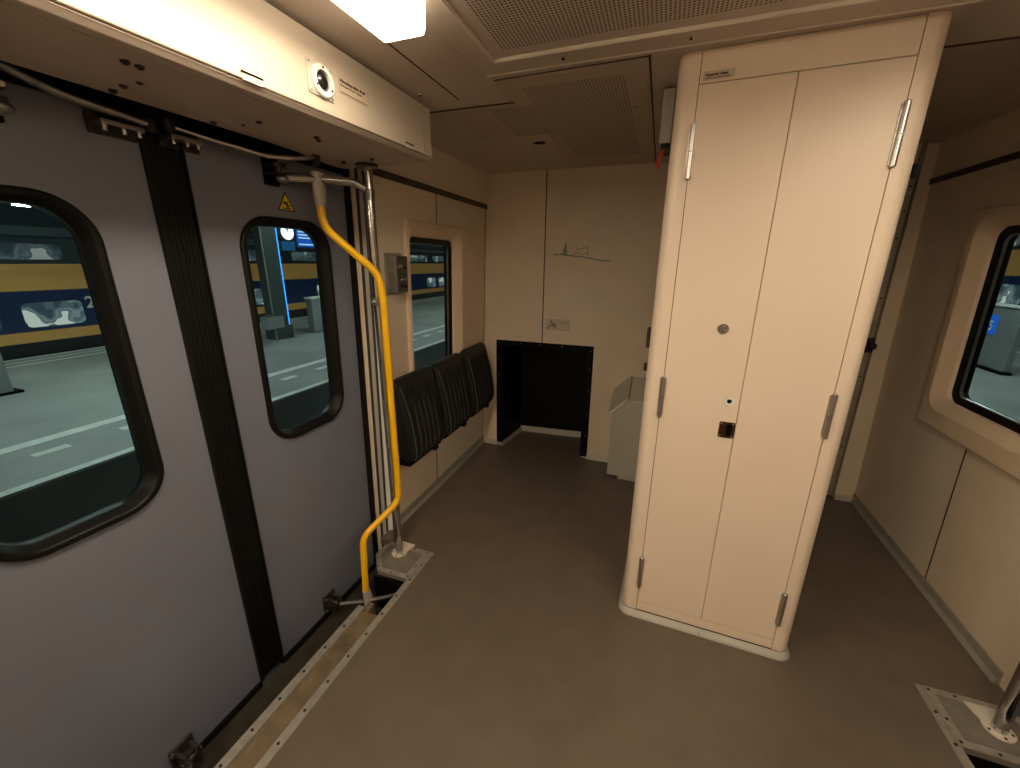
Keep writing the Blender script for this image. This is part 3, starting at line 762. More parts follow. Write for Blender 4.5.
# black rails along the walls, skirtings
struct(wall_seg(LW, 1.80, YB, 1.996, 2.030, -0.002, 0.010).build('trim_9', 'railtrim', None, 0.003), 'dark rail along the left wall')
struct(wall_seg(RW, 1.80, YB, 2.035, 2.065, -0.002, 0.010).build('trim_10', 'railtrim', None, 0.003), 'dark rail along the right wall')
def skirt(name, W, y0, y1):
    mb = MB()
    prof = [(0.0,0.062),(0.006,0.062),(0.008,0.022),(0.022,0.004),(0.022,0.0),(0.0,0.0)]
    mb.loops([[W(d,y0,z) for d,z in prof],[W(d,y1,z) for d,z in prof]])
    return struct(mb.build(name, 'skirt'))
skirt('baseboard_left', LW, 1.80, YB); skirt('baseboard_right', RW, 1.80, YB)
mb = MB()
for x0, x1 in ((-1.40, NX0-0.04), (NX1+0.045, 0.62), (1.315, 1.425)):
    mb.hexa([(x0,YB-0.020,0),(x1,YB-0.020,0),(x1,YB,0),(x0,YB,0),(x0,YB-0.005,0.03),(x1,YB-0.005,0.03),(x1,YB,0.035),(x0,YB,0.035)])
struct(mb.build('baseboard_back', 'kick'))

# right wall: near door side (out of the picture) closed off
d3 = door_leaf('door_3', 0.160, 0.9615, 0.335, 0.742, 'grey right side door leaf nearest the camera', DWR)
d4 = door_leaf('door_4', 0.9635, 1.76, 1.160, 1.565, 'grey right side door leaf by the right pole', DWR)
mb = MB(); wall_seg(RW, 1.755, 1.80, -0.3, 2.15, -0.10, 0.0, mb); wall_seg(RW, 0.13, 0.165, -0.3, 2.15, -0.10, 0.0, mb); struct(mb.build('trim_13', 'wall'), 'right door jambs')
struct(MB().box((1.05, 0.16, 2.12), (1.53, 1.64, 2.135)).build('trim_14', 'void'), 'dark cavity above the right doors')

# ------------------------------------------------------------------ niche
ni = thing('wall_niche', 'black lined niche open at floor level in the back wall, right of the folding seats', 'niche', (-0.87, 3.3, 0))
mb = MB(); pts_f = [(NX0, YB), (NX0+0.075, 3.585), (-0.545, 3.62), (NX1, YB)]
mb.prism([(NX0,YB+0.002,0),(NX0+0.06,3.57,0),(NX0+0.03,3.6,0),(NX0-0.03,YB+0.002,0)], (0,0,NZ))
mb.prism([(NX0+0.06,3.57,0),(-0.505,3.62,0),(-0.48,3.65,0),(NX0+0.03,3.6,0)], (0,0,NZ))
mb.prism([(-0.505,3.62,0),(NX1,YB+0.002,0),(NX1+0.03,YB+0.002,0),(-0.47,3.64,0)], (0,0,NZ))
mb.prism([(NX0-0.03,YB+0.002,NZ),(NX0+0.03,3.6,NZ),(-0.47,3.65,NZ),(NX1+0.03,YB+0.002,NZ)], (0,0,0.01))
mb.build('lining', 'black', ni)
mb = MB(); mb.box((NX0-0.045,YB-0.004,0.0),(NX0+0.01,YB+0.003,NZ+0.04)); mb.box((NX1-0.012,YB-0.004,0.012),(NX1+0.05,YB+0.003,NZ+0.04)); mb.box((NX0+0.01,YB-0.004,NZ-0.01),(NX1-0.012,YB+0.003,NZ+0.04))
fr = mb.build('flange', 'black', ni)
pts = [(NX0-0.02, z) for z in (0.12,0.30,0.48,0.66,0.80,NZ+0.015)] + [(NX1+0.028, z) for z in (0.2,0.40,0.60,0.78,NZ+0.0)] + [(-1.05,NZ+0.022),(-0.88,NZ+0.022),(-0.70,NZ+0.022)]
for x, z in pts:
    MB().cyl((x,YB-0.003,z),(x,YB-0.0065,z),0.0045,8).build('screw', 'worn', fr)
mb = MB(); mb.hexa([(NX0+0.06,3.548,0),(-0.516,3.595,0),(-0.505,3.62,0),(NX0+0.06,3.57,0),(NX0+0.06,3.562,0.045),(-0.516,3.608,0.045),(-0.505,3.62,0.05),(NX0+0.06,3.57,0.05)])
mb.build('rear_skirting', 'kick', ni)
mb = MB(); mb.hexa([(NX0-0.04,YB-0.02,0),(NX0+0.02,YB-0.02,0),(NX0+0.085,3.55,0),(NX0+0.055,3.57,0),(NX0-0.04,YB-0.01,0.022),(NX0+0.008,YB-0.01,0.022),(NX0+0.068,3.555,0.03),(NX0+0.055,3.57,0.03)])
mb.build('side_skirting', 'skirt', ni)

# pram-space plate
ps = thing('wall_sign', 'small beige pictogram plate over the black niche on the back wall', 'sign', (-0.74, YB, 1.12))
MB().box((-0.838,YB-0.002,1.078),(-0.650,YB+0.001,1.166)).build('plate', 'label', ps)
outline('border', 'labelline', ps, [(-0.838,YB,1.078),(-0.650,YB,1.078),(-0.650,YB,1.166),(-0.838,YB,1.166)], 0.003, (0,-1,0), 0.0028)
m_ = MB()
def pstroke(m_, pts_, w, y=YB-0.0030):
    for a, b in zip(pts_, pts_[1:]):
        a = Vector((a[0],0,a[1])); b = Vector((b[0],0,b[1])); d = (b-a).normalized(); nn = Vector((-d.z,0,d.x))*w
        m_.prism([(p.x, y, p.z) for p in (a-nn, b-nn, b+nn, a+nn)], (0,0.0012,0))
cx = -0.79
pstroke(m_, [(cx-0.028,1.098),(cx-0.012,1.125),(cx-0.004,1.142),(cx+0.006,1.124),(cx+0.016,1.106)], 0.0028)
pstroke(m_, [(cx+0.012,1.138),(cx+0.026,1.120),(cx+0.034,1.100)], 0.003); pstroke(m_, [(cx-0.02,1.112),(cx+0.026,1.118)], 0.0025)
m_.ball((cx-0.006,YB-0.0028,1.150),0.006,6,(1,0.15,1)); m_.ball((cx-0.030,YB-0.0028,1.094),0.006,6,(1,0.15,1)); m_.ball((cx+0.020,YB-0.0028,1.096),0.006,6,(1,0.15,1))
m_.build('pictogram', 'print', ps)
text_mesh('lettering', 'Voorrang', 0.014, 'print', (-0.738,YB-0.0022,1.139), (1,0,0), (0,0,1), ps, width=0.075)
# green scrawl
gr = MB()
def scr(pts_, w): pstroke(gr, pts_, w, YB-0.0012)
scr([(-0.80,1.655),(-0.735,1.660),(-0.70,1.652),(-0.655,1.648),(-0.575,1.640),(-0.50,1.628),(-0.44,1.615),(-0.375,1.612)], 0.005)
scr([(-0.728,1.66),(-0.715,1.705),(-0.702,1.735),(-0.700,1.66),(-0.722,1.655)], 0.005); scr([(-0.715,1.655),(-0.707,1.72)], 0.006)
scr([(-0.62,1.715),(-0.618,1.69),(-0.585,1.70),(-0.56,1.708)], 0.003); scr([(-0.545,1.725),(-0.542,1.68),(-0.535,1.642)], 0.003)
scr([(-0.66,1.650),(-0.62,1.672),(-0.58,1.655),(-0.55,1.665)], 0.003)
tag(gr.build('graffiti_scrawl', 'graf'), 'faint green marker scrawl on the back wall above the pictogram plate', 'graffiti')

# saloon door edge right of the cabinet
t = sroot('door_5', (1.0, YB+0.03, 0), 'dark saloon door beyond the cabinet')
MB().box((0.60,YB+0.055,0.0),(1.30,YB+0.085,2.16)).build('leaf_panel', 'black', t)
mb = MB(); mb.box((1.268,YB-0.004,0.02),(1.300,YB+0.05,2.075)); js = mb.build('metal_jamb', 'alu', t, 0.002)
for z in (0.4,0.9,1.4,1.75,1.9,2.03): MB().cyl((1.284,YB-0.003,z),(1.284,YB-0.008,z),0.005,8).build('screw', 'void', js)
m_ = MB(); m_.cyl((1.285,YB-0.006,1.108),(1.285,YB-0.05,1.108),0.014,12); m_.box((1.262,YB-0.010,1.06),(1.31,YB-0.002,1.155)); m_.ball((1.285,YB-0.05,1.108),0.024,8); m_.build('knob', 'dkmetal', t)

# ------------------------------------------------------------------ tall cabinet
cb = thing('equipment_cabinet', 'tall cream two-door equipment cabinet standing from floor to ceiling', 'cabinet', (0.32, 2.0, 0))
CX0, CX1, CY0, CY1 = -0.020, 0.672, 1.652, 2.36
r = 0.040
def body_prof(off=0.0, rec=True, n=8):
    pts = []
    a0, b0 = CX0-off, CX1+off; y0, y1 = CY0-off, CY1+off; rr = r+off
    for k in range(n+1):
        a = PI + (PI/2)*k/n; pts.append((a0+rr+rr*math.cos(a), y0+rr+rr*math.sin(a)))
    if rec: pts += [(0.0475, y0), (0.0475, y0+0.014), (0.6095, y0+0.014), (0.6095, y0)]
    for k in range(n+1):
        a = -PI/2 + (PI/2)*k/n; pts.append((b0-rr+rr*math.cos(a), y0+rr+rr*math.sin(a)))
    pts += [(b0, y1), (a0, y1)]
    return pts
mb = MB(); mb.prism([(x,y,0.034) for x,y in body_prof()], (0,0,HC-0.034)); mb.build('carcass', 'cab', cb)
MB().box((0.046,CY0+0.0135,0.04),(0.611,CY0+0.0150,HC)).build('gap_backing', 'seam', cb)
mb = MB(); o0, o1, o2 = body_prof(0.017, False), body_prof(0.013, False), body_prof(0.001, False)
mb.loops([[(x,y,0) for x,y in o0],[(x,y,0.006) for x,y in o0],[(x,y,0.014) for x,y in o1],[(x,y,0.028) for x,y in o2]], True, True, True, False)
kk = mb.build('plinth', 'kick', cb)
MB().box((0.324,CY0-0.0175,0.0),(0.3255,CY0-0.008,0.018)).build('plinth_joint', 'seam', kk)
mb = MB(); mb.loops([[(x,y,0.028) for x,y in body_prof(-0.004, False)],[(x,y,0.035) for x,y in body_prof(-0.004, False)]]); mb.build('shadow_gap', 'seam', kk)
g = 0.0011
def panel(name, x0, x1, z0, z1):
    return MB().box((x0+g, CY0, z0+g), (x1-g, CY0+0.0135, z1-g)).build(name, 'cab', cb, 0.0007, 1)
panel('top_panel', 0.0485, 0.6085, 2.153, HC)
panel('bottom_panel', 0.0485, 0.6085, 0.036, 0.083)
dl = panel('left_door', 0.0485, 0.3265, 0.083, 2.153)
dr = panel('right_door', 0.3265, 0.6085, 0.083, 2.153)
for door, x, sgn in ((dl, 0.0480, 1), (dr, 0.6090, -1)):
    for zc, L_ in ((1.958, 0.165), (1.092, 0.160), (0.249, 0.158)):
        m_ = MB()
        for za, zb in ((zc-L_/2, zc-0.0015), (zc+0.0015, zc+L_/2)): m_.cyl((x,CY0-0.008,za),(x,CY0-0.008,zb),0.0085,14)
        for s_ in (1, -1): m_.cyl((x,CY0-0.008,zc+s_*L_/2),(x,CY0-0.008,zc+s_*(L_/2+0.004)),0.0085,14,0.005)
        h_ = m_.build('hinge', 'hinge', door)
        MB().box((x-0.011,CY0-0.004,zc-L_/2+0.003),(x+0.011,CY0+0.001,zc+L_/2-0.003)).build('hinge_leaf', 'hinge', h_, 0.001)
m_ = MB(); m_.cyl((0.231,CY0+0.001,1.374),(0.231,CY0-0.005,1.374),0.0185,22); lk = m_.build('round_lock', 'worn', dl, 0.001)
m_ = MB(); m_.cyl((0.231,CY0-0.004,1.374),(0.231,CY0-0.0065,1.374),0.012,18); m_.build('lock_core', 'hinge', lk)
for dx, dz in ((-0.006,0.003),(0.006,0.003),(0,-0.007)): MB().cyl((0.231+dx,CY0-0.006,1.374+dz),(0.231+dx,CY0-0.0075,1.374+dz),0.0025,8).build('lock_pin', 'void', lk)
def yring(cx, cz, r0, r1, y0, y1, n=22):
    m_ = MB(); c = lambda rr, y: [(cx+rr*math.cos(2*PI*k/n), y, cz+rr*math.sin(2*PI*k/n)) for k in range(n)]
    return ring_sections(m_, [c(r1,y0), c(r1,y1), c(r0,y1), c(r0,y0)])
es = yring(0.291, 1.104, 0.0085, 0.0195, CY0+0.001, CY0-0.003).build('keyhole_ring', 'white', dl)
m_ = MB(); m_.cyl((0.291,CY0+0.001,1.104),(0.291,CY0-0.0012,1.104),0.0088,16); m_.build('keyhole', 'void', es)
m_ = MB(); m_.prism([(x,CY0-0.0025,z) for x,z in rrect(0.270,0.957,0.325,1.021,0.006,4)], (0,0.0035,0)); sl = m_.build('flush_latch', 'bronze', dl)
m_ = MB(); m_.prism([(x,CY0-0.0032,z) for x,z in rrect(0.296,0.966,0.314,1.012,0.006,4)], (0,0.0016,0)); m_.build('latch_recess', 'void', sl)
m_ = MB(); m_.box((0.284,CY0-0.009,0.970),(0.294,CY0-0.002,1.006)); m_.build('latch_tongue', 'bronze', sl, 0.002)
for x in (0.277,0.318):
    for z in (0.964,1.014): MB().cyl((x,CY0-0.002,z),(x,CY0-0.0045,z),0.0035,8).build('latch_screw', 'hinge', sl)
# label on the top panel
lb = MB().box((0.0595,CY0-0.0006,2.1615),(0.150,CY0+0.001,2.1855)).build('name_label', 'label', cb)
outline('border', 'labelline', lb, [(0.0595,CY0,2.1615),(0.150,CY0,2.1615),(0.150,CY0,2.1855),(0.0595,CY0,2.1855)], 0.0011, (0,-1,0), 0.0012)
text_mesh('lettering', 'Apparatenkast', 0.0115, 'print', (0.0645,CY0-0.0007,2.1722), (1,0,0), (0,0,1), lb, bold=0.0005, width=0.068)
MB().box((0.0645,CY0-0.0014,2.1655),(0.140,CY0-0.0006,2.1675)).build('rule', 'print', lb)
# small catches on the cabinet's left side
for z0, z1 in ((1.235,1.325), (1.128,1.160)):
    MB().box((CX0-0.026,1.90,z0),(CX0+0.001,1.935,z1)).build('side_catch', 'dkmetal', cb, 0.003)
cb.rotation_euler[2] = -0.034; cb.location = (0.327, 1.988, 0); cb.scale = (0.985, 1, 1)     # stands slightly turned
# grey box with a red strap on the side of the cabinet
eb = thing('equipment_box', 'pale grey box with a red strap, high on the left side of the cabinet', 'box', (-0.04, 2.0, 2.04))
MB().box((-0.066,1.90,2.052),(-0.0235,2.06,2.238)).build('housing', 'boxgrey', eb, 0.003)
MB().box((-0.058,1.905,2.036),(-0.0235,2.05,2.052)).build('base', 'rubber', eb)
m_ = MB(); m_.tube(bez([(-0.05,1.93,2.04),(-0.058,1.93,2.015),(-0.073,1.93,1.975),(-0.058,1.93,1.985),(-0.048,1.93,2.018)], 0.012), 0.0034, 8); m_.tube([(-0.046,1.93,2.038),(-0.062,1.93,1.965)], 0.0035, 8); m_.build('strap', 'red', eb)

# ------------------------------------------------------------------ litter bin between cabinet and back wall
bn = thing('litter_bin', 'grey litter bin with a slanted lid on the back wall beside the cabinet', 'bin', (-0.1, 3.07, 0))
BY0, BY1 = 2.915, YB-0.002
def lift(pts, rise): return [(x, BY1, z+rise) for x, z in pts]
def front(pts, y): return [(x, y, z) for x, z in pts]
A_ = [(-0.245,0.03),(0.16,0.03),(0.16,0.640),(-0.130,0.640),(-0.245,0.522)]
mb = MB(); mb.loops([front(A_, BY0), [(x, BY1, z+(0.10 if z > 0.1 else 0)) for x, z in A_]]); mb.build('body', 'bin', bn, 0.004)
MB().box((-0.165,BY0+0.006,0.0),(0.155,BY1,0.034)).build('foot', 'bin', bn)
F_ = [(-0.262,0.520),(-0.134,0.648),(-0.141,0.661),(-0.269,0.534)]
mb = MB(); mb.loops([front(F_, BY0-0.008), lift(F_, 0.105)]); fl = mb.build('flap', 'bin', bn, 0.002)
mb = MB(); mb.prism(front([(-0.262,0.517),(-0.134,0.645),(-0.142,0.664),(-0.271,0.536)], BY0-0.011), (0, 0.004, 0)); mb.build('flap_edge', 'binlip', fl)
T_ = [(-0.128,0.640),(0.162,0.640),(0.162,0.650),(-0.128,0.650)]
mb = MB(); mb.loops([front(T_, BY0-0.006), lift(T_, 0.105)]); mb.build('top', 'bin', bn, 0.001)
MB().box((-0.128,BY0-0.008,0.641),(0.162,BY0-0.004,0.649)).build('top_edge', 'binlip', bn)
MB().box((-0.215,BY0-0.003,0.505),(-0.135,BY0+0.001,0.512)).build('slot', 'binlip', bn)

# ------------------------------------------------------------------ folding seats
def make_seat(y0, label):
    W_ = 0.396
    t = thing('folding_seat', label, 'seat', (-1.36, y0+W_/2, 0.45), 'folding seats along the left wall')
    def shell_ring(y, inset):
        # side profile (x offset from wall at y, z)
        prof = [(-1.376,0.950),(-1.355,0.966),(-1.330,0.956),(-1.298,0.87),(-1.262,0.74),(-1.240,0.60),(-1.236,0.515),(-1.247,0.478),(-1.28,0.462),(-1.372,0.50)]
        c = (-1.32, 0.72)
        return [(c[0]+(x-c[0])*(1-inset*1.2), y, c[1]+(z-c[1])*(1-inset*0.22)) for x, z in prof]
    mb = MB()
    ys = [(0.0,0.42),(0.005,0.22),(0.018,0.07),(0.045,0.0)]
    rings = [shell_ring(y0+a, b) for a, b in ys]
    n_g = 6
    # channels stitched down the cushion front
    y = y0+0.045; wch = (W_-0.09)/n_g
    def grooved(yy, dep):
        prof = [(-1.376,0.950),(-1.355,0.966),(-1.330,0.956),(-1.298,0.87),(-1.262-dep,0.74),(-1.240-dep,0.60),(-1.236-dep,0.515),(-1.247-dep*0.6,0.478),(-1.28,0.462),(-1.372,0.50)]
        return [(x, yy, z) for x, z in prof]
    for k in range(n_g):
        rings += [grooved(y+wch*(k+0.5), 0.0)]
        if k < n_g-1: rings += [grooved(y+wch*(k+0.93), 0.004), grooved(y+wch*(k+1.0), 0.009), grooved(y+wch*(k+1.07), 0.004)]
    rings += [shell_ring(y0+W_-a, b) for a, b in reversed(ys)]
    mb.loops(rings, True, True, True, True)
    cu = mb.build('cushion', 'leather', t)
    # stitch lines
    for k in range(1, n_g):
        yy = y + wch*k
        m_ = MB(); m_.tube([(-1.284,yy,0.805),(-1.268,yy,0.74),(-1.2455,yy,0.60),(-1.2415,yy,0.515),(-1.252,yy,0.48)], 0.0020, 6); m_.build('stitching', 'piping', cu)
    m_ = MB(); m_.tube([(-1.290,y0+0.03+i*(W_-0.06)/16,0.832) for i in range(17)], 0.0022, 6); m_.build('cross_seam', 'piping', cu)
    for yy in (y0+0.026,):
        m_ = MB(); m_.tube(bez([(-1.345,yy,0.942),(-1.318,yy,0.925),(-1.292,yy,0.86),(-1.258,yy,0.74),(-1.238,yy,0.60),(-1.234,yy,0.515),(-1.247,yy,0.476)],0.03,3), 0.0024, 6); m_.build('piping', 'piping', cu)
    MB().box((-1.382,y0+0.01,0.47),(-1.365,y0+W_-0.01,0.93)).build('back_shell', 'rubber', t, 0.004)
    m_ = MB(); m_.box((-1.375,y0+0.012,0.440),(-1.275,y0+W_-0.012,0.468)); m_.build('seat_pan', 'rubber', t, 0.005)
    for f in (0.78,):
        m_ = MB(); yy = y0+W_*f; m_.box((-1.382,yy-0.022,0.425),(-1.265,yy+0.022,0.446)); m_.cyl((-1.30,yy-0.03,0.438),(-1.30,yy+0.03,0.438),0.013,10); m_.build('hinge_bracket', 'rubber', t, 0.003)
    return t
s0 = make_seat(1.812, 'black folding seat tipped up, nearest the yellow handrail')
dup(s0, (0, 0.424, 0), 'black folding seat tipped up, in the middle of the three below the left window')
dup(s0, (0, 0.860, 0), 'black folding seat tipped up, at the back-wall end beside the niche')

# ------------------------------------------------------------------ switch box on the left wall
sb = thing('switch_box', 'small grey metal switch box on the wall between pole and left window', 'switch box', (-1.36, 1.93, 1.53))
def sbx(d0, d1_, y0, y1, z0, z1, nm, m_, p=sb, bev=0.0): return wall_seg(LW, y0, y1, z0, z1, d0, d1_).build(nm, m_, p, bev)
hs = sbx(0.0, 0.050, 1.872, 1.985, 1.438, 1.625, 'housing', 'worn', sb, 0.004)
sbx(0.0, 0.004, 1.850, 2.0, 1.425, 1.642, 'back_plate', 'alu')
fp = sbx(0.050, 0.053, 1.880, 1.980, 1.440, 1.627, 'front_plate', 'darkplate', sb, 0.001)
sbx(0.050, 0.058, 1.871, 1.879, 1.438, 1.629, 'front_edge', 'steel')
for y, z, rr, m__, nm in ((1.918,1.572,0.013,'chrome','key_switch'), (1.945,1.568,0.007,'void','indicator'), (1.905,1.500,0.007,'chrome','bolt'), (1.945,1.505,0.009,'chrome','bolt'), (1.925,1.475,0.012,'dkmetal','socket'), (1.955,1.470,0.006,'void','keyhole')):
    p = Vector(LW(0.053, y, z)); m_ = MB(); m_.cyl(p, p+Vector((0.009,0,0)), rr, 14); m_.build(nm, m__, fp)

# ================================================================== outside
PZ = -0.35
st = sroot('platform', (-8.6, 8, PZ), 'grey station platform with white lines, seen through the left windows')
MB().box((-12.1,-14,PZ-0.5),(-5.1,46,PZ)).build('paving', 'paving', st)
MB().box((-5.21,-14,PZ-0.02),(-5.095,46,PZ+0.006)).build('edge_line', 'paint', st)
MB().box((-6.44,-14,PZ-0.02),(-6.26,46,PZ+0.004)).build('safety_line', 'paint', st)
MB().box((-11.36,-14,PZ-0.02),(-11.28,46,PZ+0.004)).build('safety_line', 'paint', st)
MB().box((-12.1,-14,PZ-0.02),(-12.0,46,PZ+0.006)).build('edge_line', 'paint', st)
MB().box((-11.72,-14,PZ-0.02),(-11.66,46,PZ+0.004)).build('safety_line', 'paint', st)
for k in range(-2, 22):
    y = 1.90 + k*0.76
    MB().box((-5.97,y,PZ-0.02),(-5.84,y+0.29,PZ+0.004)).build('line_dash', 'paint', st)
p2 = sroot('platform', (6, 8, PZ), 'grey station platform seen through the right window')
MB().box((1.75,-14,PZ-0.5),(8.6,46,PZ)).build('paving', 'paving', p2)
MB().box((8.0,-14,PZ-0.02),(8.1,46,PZ+0.004)).build('safety_line', 'paint', p2)
MB().box((1.76,-14,PZ-0.02),(1.85,46,PZ+0.004)).build('edge_line', 'paint', p2)
tk = MB(); tk.box((-40,-20,-1.35),(40,60,-1.3)); tb = struct(tk.build('track_bed', 'track'), 'dark track bed')
for x in (-4.4,-2.95):
    MB().box((x-0.035,-14,-1.3),(x+0.035,46,-1.15)).build('rail', 'dkmetal', tb)

def train(x, sgn, label, liv, z0, zl, zu, hl, hu, ylow, yup, ytxt, ztxt, top):
    t = thing('passenger_train', label, 'train', (x, 14, -1.15), 'yellow and blue trains outside')
    prof = [(0, -0.9), (0, top-0.35), (0.12, top-0.12), (0.45, top), (2.4, top), (2.75, top-0.2), (2.85, top-0.5), (2.85, -0.9)]
    mb = MB(); mb.loops([[(x+sgn*a, -13, z) for a, z in prof], [(x+sgn*a, 46, z) for a, z in prof]]); mb.build('car_body', liv, t)
    for ys, zc, h, w, m_ in ((ylow, zl, hl, 0.96, 'tglass'), (yup, zu, hu, 1.85, 'tglass2')):
        for y in ys:
            mb = MB(); mb.prism([(x-sgn*0.012, p, q) for p, q in rrect(y, zc-h/2, y+w, zc+h/2, 0.10, 4)], (sgn*0.02,0,0)); mb.build('train_window', m_, t)
    mb = MB(); mb.box((min(x+sgn*0.4,x+sgn*2.4),-12,-1.25),(max(x+sgn*0.4,x+sgn*2.4),45,-0.9)); mb.build('bogies', 'track', t)
    if ytxt is not None:
        text_mesh('class_number', '2', 0.36, 'paint', (x-sgn*0.013, ytxt, ztxt), (0, -sgn if sgn > 0 else 1, 0), (0,0,1), t, lift=0.001, bold=0.006)
    # lit reflections of the carriage lamps: ceiling lights seen through the door glass
    return t
lowy = [-3.2, -1.9, -0.6, 1.9, 3.2, 4.5, 8.35, 9.45, 12.35, 13.8, 15.1, 16.4, 17.7, 20.3, 21.6, 22.9, 24.2, 25.5, 26.8]
upy = [-4.0, -1.6, 0.9, 3.52, 6.6, 9.0, 11.4, 13.8, 16.2, 18.6, 21.0, 23.4, 25.8]
train(-12.25, -1, 'yellow and blue double-deck train beyond the left platform', 'livery', 0, 0.475, 1.745, 0.50, 0.31, lowy, upy, 5.53, 0.545, 2.36)
lowr = [8.0, 9.3, 10.6, 12.9, 14.2, 15.75, 17.2, 18.6, 20.0]
upr = [9.0, 11.4, 13.8, 16.2, 18.6]
train(9.5, 1, 'yellow and blue train beyond the right platform, in the right window', 'livery2', 0, 0.80, 2.30, 0.55, 0.3, lowr, upr, None, 0, 3.0)

# platform furniture, left
pcx = thing('platform_column', 'grey concrete column on the platform, in the near door window', 'column', (-9.1, 2.7, PZ))
MB().box((-9.35,2.45,PZ),(-9.04,2.97,3.3)).build('shaft', 'concrete', pcx, 0.02)
MB().box((-9.40,2.38,PZ),(-8.99,3.05,PZ+0.035)).build('base', 'track', pcx)
dc = thing('platform_column', 'dark square column with a painted blue glint on the platform, in the far door window', 'column', (-9.2, 7.8, PZ))
MB().box((-9.42,7.70,PZ),(-9.10,8.11,3.3)).build('shaft', 'darkcol', dc, 0.01)
MB().box((-9.45,7.64,PZ),(-9.05,8.16,PZ+0.34)).build('base', 'darkcol', dc, 0.01)
MB().box((-9.10,8.090,PZ+0.34),(-9.085,8.11,3.0)).build('edge_glint', 'blue_glint', dc)  # glowing strip imitates blue sign light reflected off the column edge
gc = thing('platform_post', 'short grey post standing right of the dark column on the platform', 'post', (-9.1, 9.1, PZ))
MB().box((-9.25,8.86,PZ),(-9.03,9.28,0.60)).build('post_body', 'concrete', gc, 0.03)
MB().box((-9.27,8.84,0.58),(-9.01,9.30,0.63)).build('cap', 'paint', gc, 0.01)
pb = thing('platform_bin', 'grey box on a thin slanting-looking pole left of the dark column', 'bin', (-8.8, 7.40, PZ))
MB().cyl((-8.8,7.40,PZ),(-8.8,7.40,2.6),0.020,10).build('pole', 'concrete', pb)
MB().box((-8.92,7.12,0.0),(-8.68,7.60,0.32)).build('bin_box', 'concrete', pb, 0.03)
MB().box((-8.92,7.12,0.32),(-8.68,7.60,0.34)).build('bin_lid', 'darkcol', pb)
ck = thing('station_clock', 'round lit station clock hanging over the platform, in the far door window', 'clock', (-7.2, 6.62, 2.14))
def yc(c, rr, x, n=24): return [(x, c[0]+rr*math.cos(2*PI*k/n), c[1]+rr*math.sin(2*PI*k/n)) for k in range(n)]
cc = (6.68, 2.155)
mb = MB(); mb.loops([yc(cc,0.165,-7.2), yc(cc,0.165,-7.28)]); mb.build('clock_case', 'darkcol', ck)
mb = MB(); mb.loops([yc(cc,0.150,-7.199), yc(cc,0.150,-7.192)]); mb.build('clock_face', 'clockface', ck)
mb = MB(); mb.hexa([(-7.19,6.67,2.155),(-7.186,6.67,2.155),(-7.186,6.69,2.155),(-7.19,6.69,2.155),(-7.19,6.63,2.25),(-7.186,6.63,2.25),(-7.186,6.645,2.25),(-7.19,6.645,2.25)]); mb.hexa([(-7.19,6.67,2.15),(-7.186,6.67,2.15),(-7.186,6.69,2.16),(-7.19,6.69,2.16),(-7.19,6.67,2.24),(-7.186,6.67,2.24),(-7.186,6.69,2.23),(-7.19,6.69,2.23)]); mb.build('clock_hands', 'rubber', ck)
MB().box((-7.27,6.57,1.80),(-7.22,6.85,1.975)).build('lower_panel', 'teal', ck)
MB().cyl((-7.24,6.62,2.32),(-7.24,6.62,3.2),0.02,8).build('hanger', 'darkcol', ck)
bs = thing('departure_sign', 'blue lit departure sign hanging right of the station clock', 'sign', (-7.2, 7.15, 2.05))
MB().box((-7.30,6.88,1.86),(-7.21,7.52,2.25)).build('case', 'darkcol', bs)
MB().box((-7.21,6.90,1.88),(-7.20,7.50,2.23)).build('display', 'bluesign', bs)
for z, w in ((2.18,0.40),(2.12,0.30),(2.06,0.42),(1.93,0.5)):
    MB().box((-7.20,6.94,z-0.012),(-7.195,6.94+w,z+0.012)).build('display_line', 'signwhite', bs)
MB().cyl((-7.25,7.2,2.25),(-7.25,7.2,3.2),0.02,8).build('hanger', 'darkcol', bs)
# right platform machine
vm = thing('ticket_pillar', 'grey platform pillar with a blue number plate, in the right window', 'pillar', (6.3, 10.2, PZ))
MB().box((6.1,9.95,PZ+0.05),(6.22,10.72,0.86)).build('pillar_body', 'concrete', vm, 0.02)
MB().box((6.08,9.93,0.86),(6.24,10.74,0.90)).build('cap', 'paint', vm)
MB().box((6.08,9.93,PZ),(6.24,10.74,PZ+0.05)).build('foot', 'track', vm)
np_ = MB().box((6.09,10.44,0.32),(6.10,10.70,0.68)).build('number_plate', 'bluesign', vm)
text_mesh('number', '5', 0.26, 'paint', (6.089,10.64,0.40), (0,-1,0), (0,0,1), np_, bold=0.006)

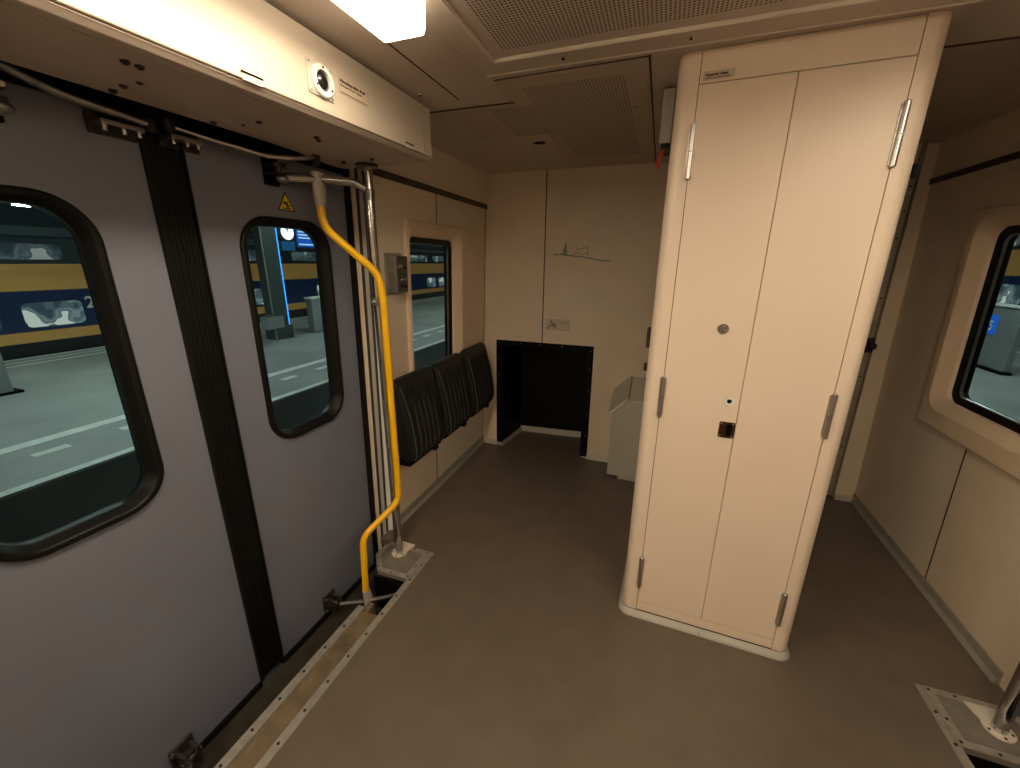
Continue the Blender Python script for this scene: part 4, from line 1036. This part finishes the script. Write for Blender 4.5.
# canopy and platform lamps
struct(MB().box((-13.5,-14,3.4),(-4.9,46,3.5)).build('canopy', 'roofdark'), 'dark platform canopy')
struct(MB().box((1.9,-14,3.4),(10.5,46,3.5)).build('canopy', 'roofdark'), 'dark platform canopy on the right')
def plamp(x, y, z, label, L_=1.2):
    t = thing('platform_lamp', label, 'lamp', (x, y, z), 'strip lamps over the platforms')
    MB().box((x-0.06,y-L_/2,z),(x+0.06,y+L_/2,3.4 if z > 3.2 else z+0.05)).build('housing', 'darkcol', t)
    MB().box((x-0.045,y-L_/2+0.03,z-0.02),(x+0.045,y+L_/2-0.03,z)).build('tube', 'plamp', t)
    if z < 3.2:
        MB().cyl((x,y,z+0.05),(x,y,3.4),0.012,8).build('hanger', 'darkcol', t)
plamp(-9.3, 4.12, 2.395, 'hanging strip lamp over the platform, in the near door window', 0.9)
for x in (-6.9,):
    for y in (-3.0, 3.0, 9.0, 15.0, 22.0):
        plamp(x, y, 3.3, 'long strip lamp under the left platform canopy', 2.4)
for y in (3.0, 9.0, 15.0):
    plamp(5.0, y, 3.3, 'long strip lamp under the right platform canopy', 2.4)

# ------------------------------------------------------------------ world, camera, view
w = bpy.data.worlds.new('night'); S.world = w; w.use_nodes = True
bg = w.node_tree.nodes['Background']; bg.inputs['Color'].default_value = (0.05, 0.08, 0.10, 1); bg.inputs['Strength'].default_value = 0.12

cam = bpy.data.cameras.new('camera'); co = bpy.data.objects.new('camera', cam); COL.objects.link(co)
a, b, c = 0.34534026, 1.27948362, 0.0067049
R = Matrix.Rotation(a, 4, 'Z') @ Matrix.Rotation(b, 4, 'X') @ Matrix.Rotation(c, 4, 'Z')
co.matrix_world = Matrix.Translation((0, 0, 1.6)) @ R
cam.sensor_fit = 'HORIZONTAL'; cam.sensor_width = 36; cam.lens = 36*406.5/1020; cam.clip_start = 0.02; cam.clip_end = 300
S.camera = co
S.view_settings.view_transform = 'Standard'; S.view_settings.look = 'None'; S.view_settings.gamma = 1.0
S.view_settings.use_curve_mapping = False; S.view_settings.exposure = 0.06
S.cycles.max_bounces = 10; S.cycles.diffuse_bounces = 5; S.cycles.transparent_max_bounces = 12; S.cycles.use_denoising = True
